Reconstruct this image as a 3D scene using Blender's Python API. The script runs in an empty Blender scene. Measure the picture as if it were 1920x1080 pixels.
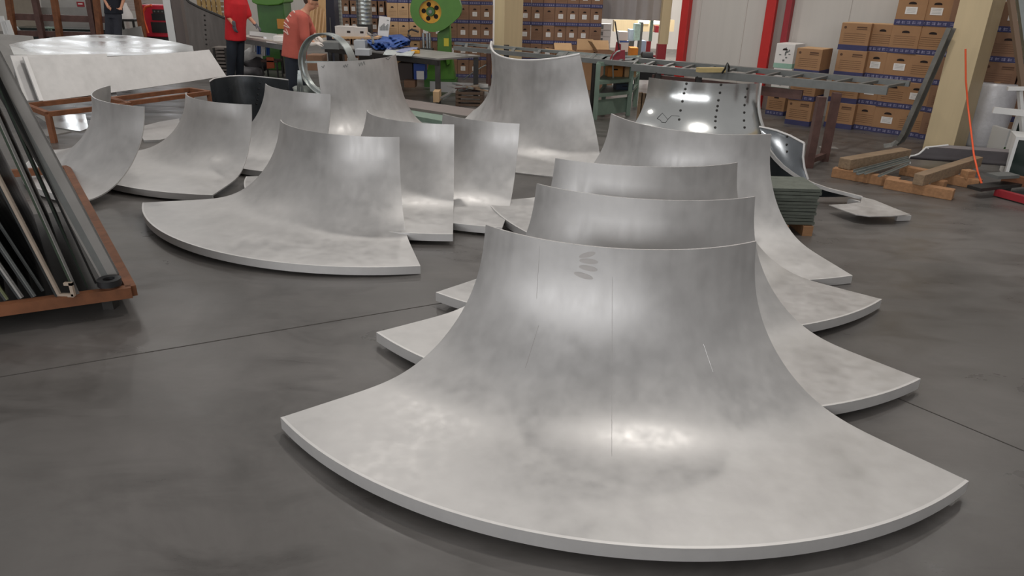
import bpy, bmesh, math, random
from mathutils import Vector, Matrix
from mathutils.bvhtree import BVHTree

random.seed(7)
SC = bpy.context.scene
COL = SC.collection
PI = math.pi

# ------------------------------------------------------------------ camera
CR = Vector((0.999632, 0.010662, 0.024934))
CU = Vector((-0.027118, 0.393019, 0.919131))
CF = Vector((0.0, 0.919469, -0.393163))
FPX = 1328.84
EYE = Vector((0, 0, 2.0))
cam_data = bpy.data.cameras.new('camera')
cam_data.sensor_width = 36.0
cam_data.lens = FPX * 36.0 / 1920.0
cam_data.clip_end = 200
cam = bpy.data.objects.new('camera', cam_data)
COL.objects.link(cam)
R3 = Matrix((CR, CU, -CF)).transposed()
cam.matrix_world = Matrix.Translation(EYE) @ R3.to_4x4()
SC.camera = cam

# ------------------------------------------------------------------ world, lamps, exposure
world = bpy.data.worlds.new('world')
SC.world = world
world.use_nodes = True
wn = world.node_tree.nodes
wl_ = world.node_tree.links
tcw = wn.new('ShaderNodeTexCoord'); sxw = wn.new('ShaderNodeSeparateXYZ'); rpw = wn.new('ShaderNodeValToRGB')
wl_.new(tcw.outputs['Generated'], sxw.inputs['Vector']); wl_.new(sxw.outputs['Z'], rpw.inputs['Fac']); wl_.new(rpw.outputs['Color'], wn['Background'].inputs['Color'])
rpw.color_ramp.elements[0].position = 0.02; rpw.color_ramp.elements[0].color = (.74, .715, .70, 1)
rpw.color_ramp.elements[1].position = .75; rpw.color_ramp.elements[1].color = (.92, .90, .885, 1)
wn['Background'].inputs['Strength'].default_value = 0.40

LAMP_W = 92.0
def lamp(x, y, z, w=1.0, size=0.6, col=(1.0, 0.955, 0.90)):
    d = bpy.data.lights.new('high_bay_lamp', 'AREA')
    d.shape = 'DISK'
    d.size = size
    d.energy = LAMP_W * w
    d.color = col
    o = bpy.data.objects.new('high_bay_lamp', d)
    o.location = (x, y, z)
    COL.objects.link(o)
    return o
for lx, ly, lw in ((-2.4, 12.4, 1.6), (2.2, 6.3, 2.0), (4.2, 12.6, .8), (-8.6, 16.8, .65), (9.4, 12.2, .8), (-8.6, 9.6, .45),
                   (-2.6, 18.6, .8), (3.4, 18.4, .8), (3.4, 24.0, 1.6), (-13.5, 22.0, .8)):
    lamp(lx, ly, 8.2, lw)

# long strip of daylight windows high on the wall behind the photographer
wd_ = bpy.data.lights.new('window_band', 'AREA'); wd_.shape = 'RECTANGLE'; wd_.size = 22; wd_.size_y = 2.2
wd_.energy = 1000; wd_.color = (.97, .98, 1.0)
wo_ = bpy.data.objects.new('window_band', wd_); wo_.location = (-8.0, -8.5, 4.3); wo_.rotation_euler = (math.radians(84), 0, math.radians(-14))
COL.objects.link(wo_)

SC.view_settings.view_transform = 'Standard'
SC.view_settings.look = 'None'
SC.view_settings.gamma = 1.0
SC.view_settings.exposure = 0.0

# ------------------------------------------------------------------ pixel <-> world helpers (1920 x 1080 frame)
def ray(px, py):
    return CF + CR * ((px - 960) / FPX) - CU * ((py - 540) / FPX)
def un(px, py, z=0.0):
    d = ray(px, py)
    return EYE + d * ((z - EYE.z) / d.z)
def uy(px, py, y):
    d = ray(px, py)
    return EYE + d * (y / d.y)

# ------------------------------------------------------------------ materials
MATS = {}
def lin(c):
    return tuple(((v / 255.0) / 12.92 if v / 255.0 <= .04045 else ((v / 255.0 + .055) / 1.055) ** 2.4) for v in c)
def mat(name, rgb, rough=.6, metal=0.0, var=0.0, scale=6.0, rvar=0.0, bump=0.0, stretch=(1, 1, 1), detail=5.0, rgb2=None, trans=0.0, alpha=1.0, emit=None, estr=1.0, aniso=0.0):
    if name in MATS:
        return MATS[name]
    m = bpy.data.materials.new(name)
    m.use_nodes = True
    nt = m.node_tree
    b = nt.nodes['Principled BSDF']
    c = lin(rgb)
    b.inputs['Base Color'].default_value = (*c, 1)
    b.inputs['Roughness'].default_value = rough
    b.inputs['Metallic'].default_value = metal
    b.inputs['Anisotropic'].default_value = aniso
    if trans:
        b.inputs['Transmission Weight'].default_value = trans
    if alpha < 1:
        b.inputs['Alpha'].default_value = alpha
    if emit:
        b.inputs['Emission Color'].default_value = (*lin(emit), 1)
        b.inputs['Emission Strength'].default_value = estr
    if var or rvar or bump or rgb2:
        tc = nt.nodes.new('ShaderNodeTexCoord')
        mp = nt.nodes.new('ShaderNodeMapping')
        mp.inputs['Scale'].default_value = stretch
        nz = nt.nodes.new('ShaderNodeTexNoise')
        nz.inputs['Scale'].default_value = scale
        nz.inputs['Detail'].default_value = detail
        nz.inputs['Roughness'].default_value = .6
        nt.links.new(tc.outputs['Object'], mp.inputs['Vector'])
        nt.links.new(mp.outputs['Vector'], nz.inputs['Vector'])
        if var or rgb2:
            rp = nt.nodes.new('ShaderNodeValToRGB')
            rp.color_ramp.elements[0].position = .3
            rp.color_ramp.elements[1].position = .7
            lo = tuple(v * (1 - var) for v in c)
            hi = lin(rgb2) if rgb2 else tuple(min(1, v * (1 + var)) for v in c)
            rp.color_ramp.elements[0].color = (*lo, 1)
            rp.color_ramp.elements[1].color = (*hi, 1)
            nt.links.new(nz.outputs['Fac'], rp.inputs['Fac'])
            nt.links.new(rp.outputs['Color'], b.inputs['Base Color'])
        if rvar:
            mr = nt.nodes.new('ShaderNodeMapRange')
            mr.inputs['From Min'].default_value = .3
            mr.inputs['From Max'].default_value = .7
            mr.inputs['To Min'].default_value = max(.02, rough - rvar)
            mr.inputs['To Max'].default_value = min(1, rough + rvar)
            nz2 = nt.nodes.new('ShaderNodeTexNoise')
            nz2.inputs['Scale'].default_value = scale * .6
            nz2.inputs['Detail'].default_value = 3
            nt.links.new(mp.outputs['Vector'], nz2.inputs['Vector'])
            nt.links.new(nz2.outputs['Fac'], mr.inputs['Value'])
            nt.links.new(mr.outputs['Result'], b.inputs['Roughness'])
        if bump:
            bp = nt.nodes.new('ShaderNodeBump')
            bp.inputs['Strength'].default_value = bump
            bp.inputs['Distance'].default_value = .01
            nt.links.new(nz.outputs['Fac'], bp.inputs['Height'])
            nt.links.new(bp.outputs['Normal'], b.inputs['Normal'])
    MATS[name] = m
    return m

def aluminium():
    m = bpy.data.materials.new('brushed_aluminium'); m.use_nodes = True
    nt = m.node_tree; b = nt.nodes['Principled BSDF']; L_ = nt.links.new
    b.inputs['Metallic'].default_value = .62
    tc = nt.nodes.new('ShaderNodeTexCoord')
    def nz(scale, st, det, dist=0.0):
        mp = nt.nodes.new('ShaderNodeMapping'); mp.inputs['Scale'].default_value = st
        n = nt.nodes.new('ShaderNodeTexNoise'); n.inputs['Scale'].default_value = scale; n.inputs['Detail'].default_value = det
        n.inputs['Distortion'].default_value = dist
        L_(tc.outputs['Object'], mp.inputs['Vector']); L_(mp.outputs['Vector'], n.inputs['Vector'])
        return n.outputs['Fac']
    def rng(src, a, b_, lo, hi):
        r = nt.nodes.new('ShaderNodeMapRange'); r.inputs['From Min'].default_value = a; r.inputs['From Max'].default_value = b_
        r.inputs['To Min'].default_value = lo; r.inputs['To Max'].default_value = hi
        L_(src, r.inputs['Value']); return r.outputs['Result']
    def add(x, y):
        a = nt.nodes.new('ShaderNodeMath'); a.operation = 'ADD'; L_(x, a.inputs[0]); L_(y, a.inputs[1]); return a.outputs[0]
    cloud = nz(2.6, (1, 1, 1), 7, .4)
    fine = nz(9, (1, 1, 1), 6)
    streak = nz(16, (1, 1, .05), 4)
    rough = add(add(rng(cloud, .3, .7, .40, .51), rng(streak, .3, .7, -.05, .05)), rng(fine, .3, .7, -.03, .03))
    L_(rough, b.inputs['Roughness'])
    val = add(add(rng(cloud, .3, .7, .50, .58), rng(fine, .3, .7, -.03, .03)), rng(streak, .3, .7, -.02, .02))
    cc = nt.nodes.new('ShaderNodeCombineColor')
    L_(val, cc.inputs[0])
    for k, f in ((1, .978), (2, .958)):
        mm = nt.nodes.new('ShaderNodeMath'); mm.operation = 'MULTIPLY'; mm.inputs[1].default_value = f; L_(val, mm.inputs[0]); L_(mm.outputs[0], cc.inputs[k])
    L_(cc.outputs[0], b.inputs['Base Color'])
    bp = nt.nodes.new('ShaderNodeBump'); bp.inputs['Strength'].default_value = .03; bp.inputs['Distance'].default_value = .02
    L_(cloud, bp.inputs['Height']); L_(bp.outputs['Normal'], b.inputs['Normal'])
    return m
ALU = aluminium()
ALUEDGE = mat('cut_aluminium_edge', (214, 212, 210), .5, .6, var=.04, scale=9)
MIRROR = mat('polished_aluminium', (205, 207, 206), .16, .95, var=.04, scale=3, rvar=.06, bump=.12)
DARKALU = mat('dark_reflective_sheet', (120, 124, 128), .28, .9, var=.1, scale=4, rvar=.08)
DULL = mat('dull_grey_sheet', (158, 155, 151), .5, .5, var=.08, scale=4, rvar=.08)
STEEL = mat('grey_painted_steel', (120, 122, 120), .5, .4, var=.1, scale=8)
DSTEEL = mat('dark_steel', (62, 60, 58), .5, .5, var=.15, scale=10)
BROWNSTEEL = mat('brown_primer_steel', (92, 66, 60), .6, .1, var=.2, scale=9)
RUST = mat('rusty_brown_steel', (124, 78, 50), .65, .15, var=.25, scale=9)
GALV = mat('galvanised_steel', (176, 182, 180), .33, .85, var=.08, scale=10, rvar=.08)
GREENSTEEL = mat('pale_green_steel', (128, 148, 134), .55, .1, var=.1, scale=6)
GREEN = mat('green_machine_paint', (72, 120, 36), .45, 0, var=.1, scale=4)
GREEN2 = mat('dark_green_machine_paint', (54, 98, 38), .45, 0, var=.12, scale=4)
YELLOW = mat('yellow_flywheel_paint', (222, 160, 38), .5, 0, var=.12, scale=8)
CARD = mat('brown_cardboard', (160, 122, 88), .85, 0, var=.07, scale=5)
CARD2 = mat('dark_brown_cardboard', (134, 102, 80), .85, 0, var=.08, scale=5)
CARDL = mat('light_cardboard', (192, 156, 116), .85, 0, var=.06, scale=5)
BLUEBAND = mat('printed_blue_band', (62, 62, 98), .8, 0, var=.12, scale=14)
PALEPRINT = mat('pale_print', (150, 148, 176), .8)
DARKPRINT = mat('dark_print', (92, 66, 50), .85)
PAPER = mat('white_paper', (226, 222, 218), .8, 0, var=.03, scale=20)
HOLE = mat('dark_opening', (38, 28, 26), .95)
WALLM = mat('white_wall_panel', (196, 191, 184), .6, 0, var=.035, scale=1.2, stretch=(6, 6, .25), detail=4)
DOORM = mat('grey_door_curtain', (158, 152, 150), .55, .1, var=.06, scale=2)
REDM = mat('red_paint', (188, 36, 32), .5, 0, var=.08, scale=5)
DREDM = mat('dark_red_paint', (150, 40, 48), .5, 0, var=.08, scale=5)
CREAM = mat('cream_column_paint', (204, 184, 146), .55, 0, var=.05, scale=2, stretch=(4, 4, .4))
WOOD = mat('pallet_timber', (164, 122, 86), .8, 0, var=.2, scale=4, stretch=(1.5, 9, 9), bump=.1)
WOODG = mat('weathered_timber', (142, 120, 96), .85, 0, var=.22, scale=4, stretch=(1.5, 9, 9), bump=.1)
CHIP = mat('chipboard', (190, 154, 110), .85, 0, var=.08, scale=12)
WRAP = mat('bubble_wrap', (206, 206, 210), .3, .05, var=.06, scale=26, bump=.35)
BLUET = mat('blue_tarpaulin', (56, 94, 166), .5, 0, var=.1, scale=5)
BLACK = mat('black_plastic', (32, 32, 34), .5)
WHITEM = mat('white_painted_profile', (218, 218, 216), .45)
DGLASS = mat('dark_green_glass_pane', (32, 44, 40), .2, 0)
SKIN = mat('skin', (206, 150, 120), .55, 0, var=.03, scale=9)
HAIR = mat('dark_brown_hair', (58, 42, 32), .7, 0, var=.2, scale=60)
REDSHIRT = mat('red_cotton', (190, 26, 34), .85, 0, var=.08, scale=9)
SALMON = mat('salmon_cotton', (186, 92, 78), .85, 0, var=.07, scale=7)
NAVY = mat('dark_navy_cloth', (34, 40, 50), .85, 0, var=.1, scale=9)
DGREY = mat('dark_grey_cloth', (52, 54, 62), .85, 0, var=.12, scale=9)
GLOVEG = mat('grey_work_glove', (92, 92, 98), .85)
GLOVEW = mat('white_work_glove', (222, 214, 206), .85)
ORANGE = mat('orange_hose', (236, 92, 48), .45)
STRAPM = mat('grey_strap', (110, 112, 112), .6)
SMUDGE = mat('dull_smudge', (186, 182, 179), .62, .55)
STACKM = mat('grey_green_plates', (98, 103, 94), .7, .1, var=.25, scale=9, stretch=(1, 1, 5))

# concrete floor with mottling, streaks and footprints of dirt
def floor_material():
    m = bpy.data.materials.new('polished_concrete')
    m.use_nodes = True
    nt = m.node_tree
    b = nt.nodes['Principled BSDF']
    tc = nt.nodes.new('ShaderNodeTexCoord')
    def noise(scale, detail, st=(1, 1, 1), rot=0):
        mp = nt.nodes.new('ShaderNodeMapping')
        mp.inputs['Scale'].default_value = st
        mp.inputs['Rotation'].default_value = (0, 0, rot)
        n = nt.nodes.new('ShaderNodeTexNoise')
        n.inputs['Scale'].default_value = scale
        n.inputs['Detail'].default_value = detail
        n.inputs['Roughness'].default_value = .62
        n.inputs['Distortion'].default_value = .6
        nt.links.new(tc.outputs['Object'], mp.inputs['Vector'])
        nt.links.new(mp.outputs['Vector'], n.inputs['Vector'])
        return n
    n1 = noise(.8, 7)
    n2 = noise(1.7, 9, (1, 2.3, 1), -.5)
    r1 = nt.nodes.new('ShaderNodeValToRGB')
    r1.color_ramp.elements[0].position = .3
    r1.color_ramp.elements[0].color = (*lin((84, 81, 78)), 1)
    r1.color_ramp.elements[1].position = .72
    r1.color_ramp.elements[1].color = (*lin((112, 108, 105)), 1)
    r2 = nt.nodes.new('ShaderNodeValToRGB')
    r2.color_ramp.elements[0].position = .34
    r2.color_ramp.elements[0].color = (.5, .49, .48, 1)
    r2.color_ramp.elements[1].position = .56
    r2.color_ramp.elements[1].color = (1, 1, 1, 1)
    mx = nt.nodes.new('ShaderNodeMix')
    mx.data_type = 'RGBA'
    mx.blend_type = 'MULTIPLY'
    mx.inputs['Factor'].default_value = .55
    nt.links.new(n1.outputs['Fac'], r1.inputs['Fac'])
    nt.links.new(n2.outputs['Fac'], r2.inputs['Fac'])
    nt.links.new(r1.outputs['Color'], mx.inputs['A'])
    nt.links.new(r2.outputs['Color'], mx.inputs['B'])
    nt.links.new(mx.outputs['Result'], b.inputs['Base Color'])
    mr = nt.nodes.new('ShaderNodeMapRange')
    mr.inputs['From Min'].default_value = .3
    mr.inputs['From Max'].default_value = .7
    mr.inputs['To Min'].default_value = .24
    mr.inputs['To Max'].default_value = .5
    nt.links.new(n2.outputs['Fac'], mr.inputs['Value'])
    nt.links.new(mr.outputs['Result'], b.inputs['Roughness'])
    b.inputs['Specular IOR Level'].default_value = .4
    bp = nt.nodes.new('ShaderNodeBump')
    bp.inputs['Strength'].default_value = .06
    bp.inputs['Distance'].default_value = .01
    nt.links.new(n2.outputs['Fac'], bp.inputs['Height'])
    nt.links.new(bp.outputs['Normal'], b.inputs['Normal'])
    return m
FLOORM = floor_material()

# ------------------------------------------------------------------ object helpers
def tag(o, label=None, cat=None, group=None, kind=None):
    if label: o['label'] = label
    if cat: o['category'] = cat
    if group: o['group'] = group
    if kind: o['kind'] = kind
    return o
def thing(name, label, cat, loc=(0, 0, 0), rz=0.0, group=None):
    o = bpy.data.objects.new(name, None)
    o.empty_display_size = .1
    o.location = loc
    o.rotation_euler = (0, 0, rz)
    COL.objects.link(o)
    return tag(o, label, cat, group)

class MB:
    def __init__(self):
        self.v = []; self.f = []
    def add(self, vs, fs):
        n = len(self.v)
        self.v += [Vector(p) for p in vs]
        self.f += [tuple(i + n for i in f) for f in fs]
        return self
    def box(self, c, s, rz=0.0, rx=0.0, ry=0.0):
        M = Matrix.Rotation(rz, 3, 'Z') @ Matrix.Rotation(ry, 3, 'Y') @ Matrix.Rotation(rx, 3, 'X')
        c = Vector(c); hx, hy, hz = s[0] / 2, s[1] / 2, s[2] / 2
        vs = [c + M @ Vector((x * hx, y * hy, z * hz)) for z in (-1, 1) for y in (-1, 1) for x in (-1, 1)]
        return self.add(vs, [(0, 2, 3, 1), (4, 5, 7, 6), (0, 1, 5, 4), (2, 6, 7, 3), (0, 4, 6, 2), (1, 3, 7, 5)])
    def bar(self, p, q, w, h, up=(0, 0, 1)):
        p, q, up = Vector(p), Vector(q), Vector(up)
        d = (q - p).normalized()
        s = d.cross(up)
        if s.length < 1e-4: s = d.cross(Vector((1, 0, 0)))
        s.normalize(); u = s.cross(d).normalized()
        vs = []
        for e in (p, q):
            for a, b in ((-1, -1), (1, -1), (1, 1), (-1, 1)):
                vs.append(e + s * (a * w / 2) + u * (b * h / 2))
        return self.add(vs, [(3, 2, 1, 0), (4, 5, 6, 7), (0, 1, 5, 4), (1, 2, 6, 5), (2, 3, 7, 6), (3, 0, 4, 7)])
    def sweep(self, path, prof, up=(0, 0, 1), closed_prof=True, cap=True):
        path = [Vector(p) for p in path]; n = len(prof); vs = []
        for i, p in enumerate(path):
            d = (path[min(i + 1, len(path) - 1)] - path[max(i - 1, 0)]).normalized()
            s = d.cross(Vector(up))
            if s.length < 1e-4: s = d.cross(Vector((1, 0, .01)))
            s.normalize(); u = s.cross(d).normalized()
            vs += [p + s * a + u * b for a, b in prof]
        fs = []
        for i in range(len(path) - 1):
            for j in range(n if closed_prof else n - 1):
                k = (j + 1) % n
                fs.append((i * n + j, i * n + k, (i + 1) * n + k, (i + 1) * n + j))
        if cap and closed_prof:
            fs.append(tuple(reversed(range(n)))); fs.append(tuple(range((len(path) - 1) * n, len(path) * n)))
        return self.add(vs, fs)
    def tube(self, path, r, n=8, up=(0, 0, 1)):
        return self.sweep(path, [(r * math.cos(2 * PI * k / n), r * math.sin(2 * PI * k / n)) for k in range(n)], up)
    def cyl(self, p, q, r, r2=None, n=20):
        p, q = Vector(p), Vector(q); r2 = r if r2 is None else r2
        d = (q - p).normalized(); s = d.orthogonal().normalized(); u = d.cross(s)
        vs = [p + (s * math.cos(2 * PI * k / n) + u * math.sin(2 * PI * k / n)) * r for k in range(n)]
        vs += [q + (s * math.cos(2 * PI * k / n) + u * math.sin(2 * PI * k / n)) * r2 for k in range(n)]
        fs = [(k, (k + 1) % n, n + (k + 1) % n, n + k) for k in range(n)]
        fs += [tuple(reversed(range(n))), tuple(range(n, 2 * n))]
        return self.add(vs, fs)
    def lathe(self, prof, n=24, c=(0, 0, 0), cap=True):
        c = Vector(c); vs = []
        for r, z in prof:
            vs += [c + Vector((r * math.cos(2 * PI * k / n), r * math.sin(2 * PI * k / n), z)) for k in range(n)]
        fs = [(i * n + k, i * n + (k + 1) % n, (i + 1) * n + (k + 1) % n, (i + 1) * n + k) for i in range(len(prof) - 1) for k in range(n)]
        if cap: fs += [tuple(reversed(range(n))), tuple(range((len(prof) - 1) * n, len(prof) * n))]
        return self.add(vs, fs)
    def prism(self, pts, off):
        pts = [Vector(p) for p in pts]; off = Vector(off); n = len(pts)
        vs = pts + [p + off for p in pts]
        fs = [tuple(range(n)), tuple(reversed(range(n, 2 * n)))] + [(k, n + k, n + (k + 1) % n, (k + 1) % n) for k in range(n)]
        return self.add(vs, fs)
    def grid(self, rows, thick=None):
        """rows: list of lists of points; thick: Vector or function(i,j)->Vector giving the back face offset"""
        a, b = len(rows), len(rows[0])
        vs = [Vector(p) for r in rows for p in r]
        fs = [(i * b + j, i * b + j + 1, (i + 1) * b + j + 1, (i + 1) * b + j) for i in range(a - 1) for j in range(b - 1)]
        if thick is not None:
            N = a * b
            vs += [Vector(rows[i][j]) + (thick(i, j) if callable(thick) else Vector(thick)) for i in range(a) for j in range(b)]
            fs += [tuple(reversed([k + N for k in f])) for f in fs]
            loop = [j for j in range(b)] + [i * b + b - 1 for i in range(1, a)] + [(a - 1) * b + j for j in range(b - 2, -1, -1)] + [i * b for i in range(a - 2, 0, -1)]
            for k in range(len(loop)):
                p, q = loop[k], loop[(k + 1) % len(loop)]
                fs.append((q, p, p + N, q + N))
        return self.add(vs, fs)
    def build(self, name, m, parent=None, smooth=None, bevel=0.0, local=False, origin=None):
        me = bpy.data.meshes.new(name)
        off = Vector((0, 0, 0))
        if not local:
            if parent is not None:
                p = parent
                while p is not None:
                    off = off + Vector(p.location); p = p.parent
            elif origin is not None:
                off = Vector(origin)
            else:
                xs = [v.x for v in self.v]; ys = [v.y for v in self.v]; zs = [v.z for v in self.v]
                off = Vector(((min(xs) + max(xs)) / 2, (min(ys) + max(ys)) / 2, min(zs)))
        me.from_pydata([tuple(v - off) for v in self.v], [], self.f)
        me.update()
        bm = bmesh.new(); bm.from_mesh(me)
        bmesh.ops.recalc_face_normals(bm, faces=bm.faces)
        bm.to_mesh(me); bm.free()
        me.materials.append(m)
        o = bpy.data.objects.new(name, me)
        COL.objects.link(o)
        if parent is not None:
            o.parent = parent
        elif not local:
            o.location = off
        if smooth is not None:
            for p in me.polygons: p.use_smooth = True
            me.set_sharp_from_angle(angle=math.radians(smooth))
        if bevel:
            bv = o.modifiers.new('bevel', 'BEVEL'); bv.width = bevel; bv.segments = 2; bv.limit_method = 'ANGLE'
        return o
def arc_pts(c, r, a0, a1, n, ux=(1, 0, 0), uz=(0, 0, 1)):
    c, ux, uz = Vector(c), Vector(ux), Vector(uz)
    return [c + ux * (r * math.cos(a0 + (a1 - a0) * k / (n - 1))) + uz * (r * math.sin(a0 + (a1 - a0) * k / (n - 1))) for k in range(n)]
def dup(root, loc, rz, label, group=None, scale=None, name=None):
    r = root.copy(); COL.objects.link(r); r.location = loc; r.rotation_euler = (0, 0, rz)
    r['label'] = label
    if group: r['group'] = group
    if scale: r.scale = scale
    for ch in root.children:
        c = ch.copy(); COL.objects.link(c); c.parent = r
        for g in ch.children:
            d = g.copy(); COL.objects.link(d); d.parent = c
    return r

# ------------------------------------------------------------------ room shell
UX = Vector((.766, -.643, 0)); VX = Vector((.643, .766, 0)); WANG = math.atan2(-.643, .766)
W0 = Vector((4.7, 12.85, 0))
def wl(t, v=0.0, z=0.0): return W0 + UX * t + VX * v + Vector((0, 0, z))
def struct(o): o['kind'] = 'structure'; return o
fl = MB().box((0, 14, -.1), (60, 50, .2)).build('floor', FLOORM); struct(fl)
# the white panel wall behind the right-hand cartons, with standing seams
w = MB().bar(wl(-2.2, .48, 2.9), wl(9.5, .48, 2.9), .14, 5.8)
for k in range(13):
    w.bar(wl(-2.0 + k * .9, .405, 0.02), wl(-2.0 + k * .9, .405, 5.78), .015, .012, up=VX)
struct(w.build('wall_right', WALLM))
# wall behind the middle cartons and the left part of the hall
w = MB().box((-7.0, 27.2, 2.9), (34, .2, 5.8))
struct(w.build('wall_back', WALLM))
w = MB()
w.box((8.2, 28.2, 2.9), (8.5, .2, 5.8)); struct(w.build('wall_beyond', WALLM))
a_ = MB().box((-14.5, 27.05, 3.7), (5.5, .06, 1.6)).build('window_1', mat('daylight_window', (250, 250, 250), .5, emit=(246, 250, 255), estr=3.2)); struct(a_)
# red posts framing the white panel
def wall_hit(px, py, v):
    d = ray(px, py); p0 = wl(0, v)
    t = (p0 - EYE).dot(VX) / d.dot(VX)
    return (EYE + d * t - W0).dot(UX)
for k, (xa, xb, nm, v, m) in enumerate(((1272.5, 1286, 'trim_1', .33, REDM), (1429, 1447, 'trim_2', .33, REDM), (1447, 1465, 'trim_3', .375, mat('grey_metal_trim', (150, 140, 134), .5, .2, var=.05)), (1465, 1476, 'trim_4', .33, DREDM))):
    ta_, tb_ = wall_hit(xa, 60, v - .07), wall_hit(xb, 60, v - .07)
    struct(MB().box(wl((ta_ + tb_) / 2, v, 2.9), (tb_ - ta_, .14 if v < .35 else .05, 5.8), WANG).build(nm, m, bevel=.008))
# half lowered grey curtain door between the middle cartons and the first red post
dz = uy(1190, 38, 17.6).z
xl, xr = uy(1062, 20, 17.6).x, uy(1248, 20, 17.6).x
rows = []
for i in range(2):
    rows.append([Vector((xl + (xr - xl) * k / 40, 17.6 + .03 * math.sin(k * 1.3) + .02 * math.sin(k * .37), (dz + .02 * (1 - k / 40) if i == 0 else 5.6))) for k in range(41)])
struct(MB().grid(rows, (0, .04, 0)).build('door_1', DOORM, smooth=40))
# floor joints
for k, (a, c) in enumerate((((-30, 712), (830, 568)), ((1655, 735), (1935, 852)))):
    p, q = un(*a), un(*c)
    struct(MB().bar(p + Vector((0, 0, .0005)), q + Vector((0, 0, .0005)), .007, .002).build('trim_%d' % (k + 6), mat('dark_floor_joint', (66, 62, 58), .9)))
# cream columns
def column(corners, name):
    b = MB()
    b.prism([Vector((c.x, c.y, 0)) for c in corners], (0, 0, 5.9))
    return struct(b.build(name, CREAM, bevel=.006))
c1, c2, c3 = un(1728, 284), un(1783, 292), un(1810, 276)
column([c1, c2, c3, c1 + (c3 - c2)], 'trim_9')
m1, m2, m3 = un(925.5, 158), un(943, 160), un(977, 156)
cb = struct(MB().prism([m1, m2, m3, m1 + (m3 - m2)], (0, 0, 5.9)).build('trim_10', CREAM, bevel=.006))

# ------------------------------------------------------------------ flared aluminium panels
PAN = dict(
A=[0.6305, 4.2453, -0.1132, 0.7726, -0.0316, -0.0015, 1.0522, 2.2134, 0.8568, 0.6163, 0.6286, 1.8033, -0.0109, -0.0384],
B=[0.9162, 5.1522, -0.1227, 0.7633, -0.0468, -0.0069, 1.0522, 2.2134, 0.8568, 0.6163, 0.6286, 1.8033, -0.0109, -0.0384],
C=[0.9485, 6.0119, 0.0438, 0.7632, -0.0482, -0.0042, 1.0522, 2.2134, 0.8568, 0.6163, 0.6286, 1.8033, -0.0109, -0.0384],
D=[1.8822, 7.051, -0.5007, 0.8041, 0.0667, 0.0188, 1.0522, 2.2134, 0.8568, 0.6163, 0.6286, 1.8033, -0.0109, -0.0384],
E=[-1.3207, 7.0025, -0.4465, 0.7386, -0.0139, -0.0198, 0.9825, 2.2086, 0.8006, 0.5631, 0.6575, 1.7247, -0.0189, 0.028],
F=[-0.6766, 7.7427, -0.6431, 0.7236, -0.009, 0.0022, 0.936, 2.1995, 0.7613, 0.6167, 0.6302, 1.8007, -0.02, 0.0112],
G=[0.1068, 7.8986, -0.5173, 0.4208, -0.0008, 0.0007, 1.0567, 2.1197, 0.7801, 0.6214, 0.6266, 1.802, -0.0108, 0.0244],
H=[-2.8874, 8.831, -0.6093, 0.6104, -0.0039, -0.0067, 1.0703, 2.2877, 0.7508, 0.6277, 0.6301, 1.8365, -0.0127, 0.0164],
I=[-3.3847, 8.2674, -0.9039, 0.6348, 0.0032, -0.0067, 1.2975, 2.0531, 0.8251, 0.6574, 0.6464, 1.7406, -0.0116, 0.0704],
J=[-2.076, 9.5441, -0.62, 0.5402, 0.0001, -0.0041, 1.1856, 2.1477, 0.7916, 0.6226, 0.6683, 1.7499, -0.0211, 0.0093],
K=[-2.7938, 9.989, 0.9812, 0.6226, 0.0064, 0.0051, 1.2139, 2.2126, 1.093, 0.4889, 0.6648, 1.9685, -0.0706, 0.0248],
L=[1.0817, 10.4325, -0.8551, 0.8289, 0.249, 0.2673, 1.2921, 2.6, 0.9924, 0.4657, 0.5497, 1.6684, -0.0966, -0.0369],
M=[2.6583, 10.7136, -0.1826, 0.7209, 0.004, -0.0026, 1.1043, 2.2139, 0.8799, 0.5956, 0.6539, 1.8384, -0.0153, 0.0215])
T0 = .085
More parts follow.
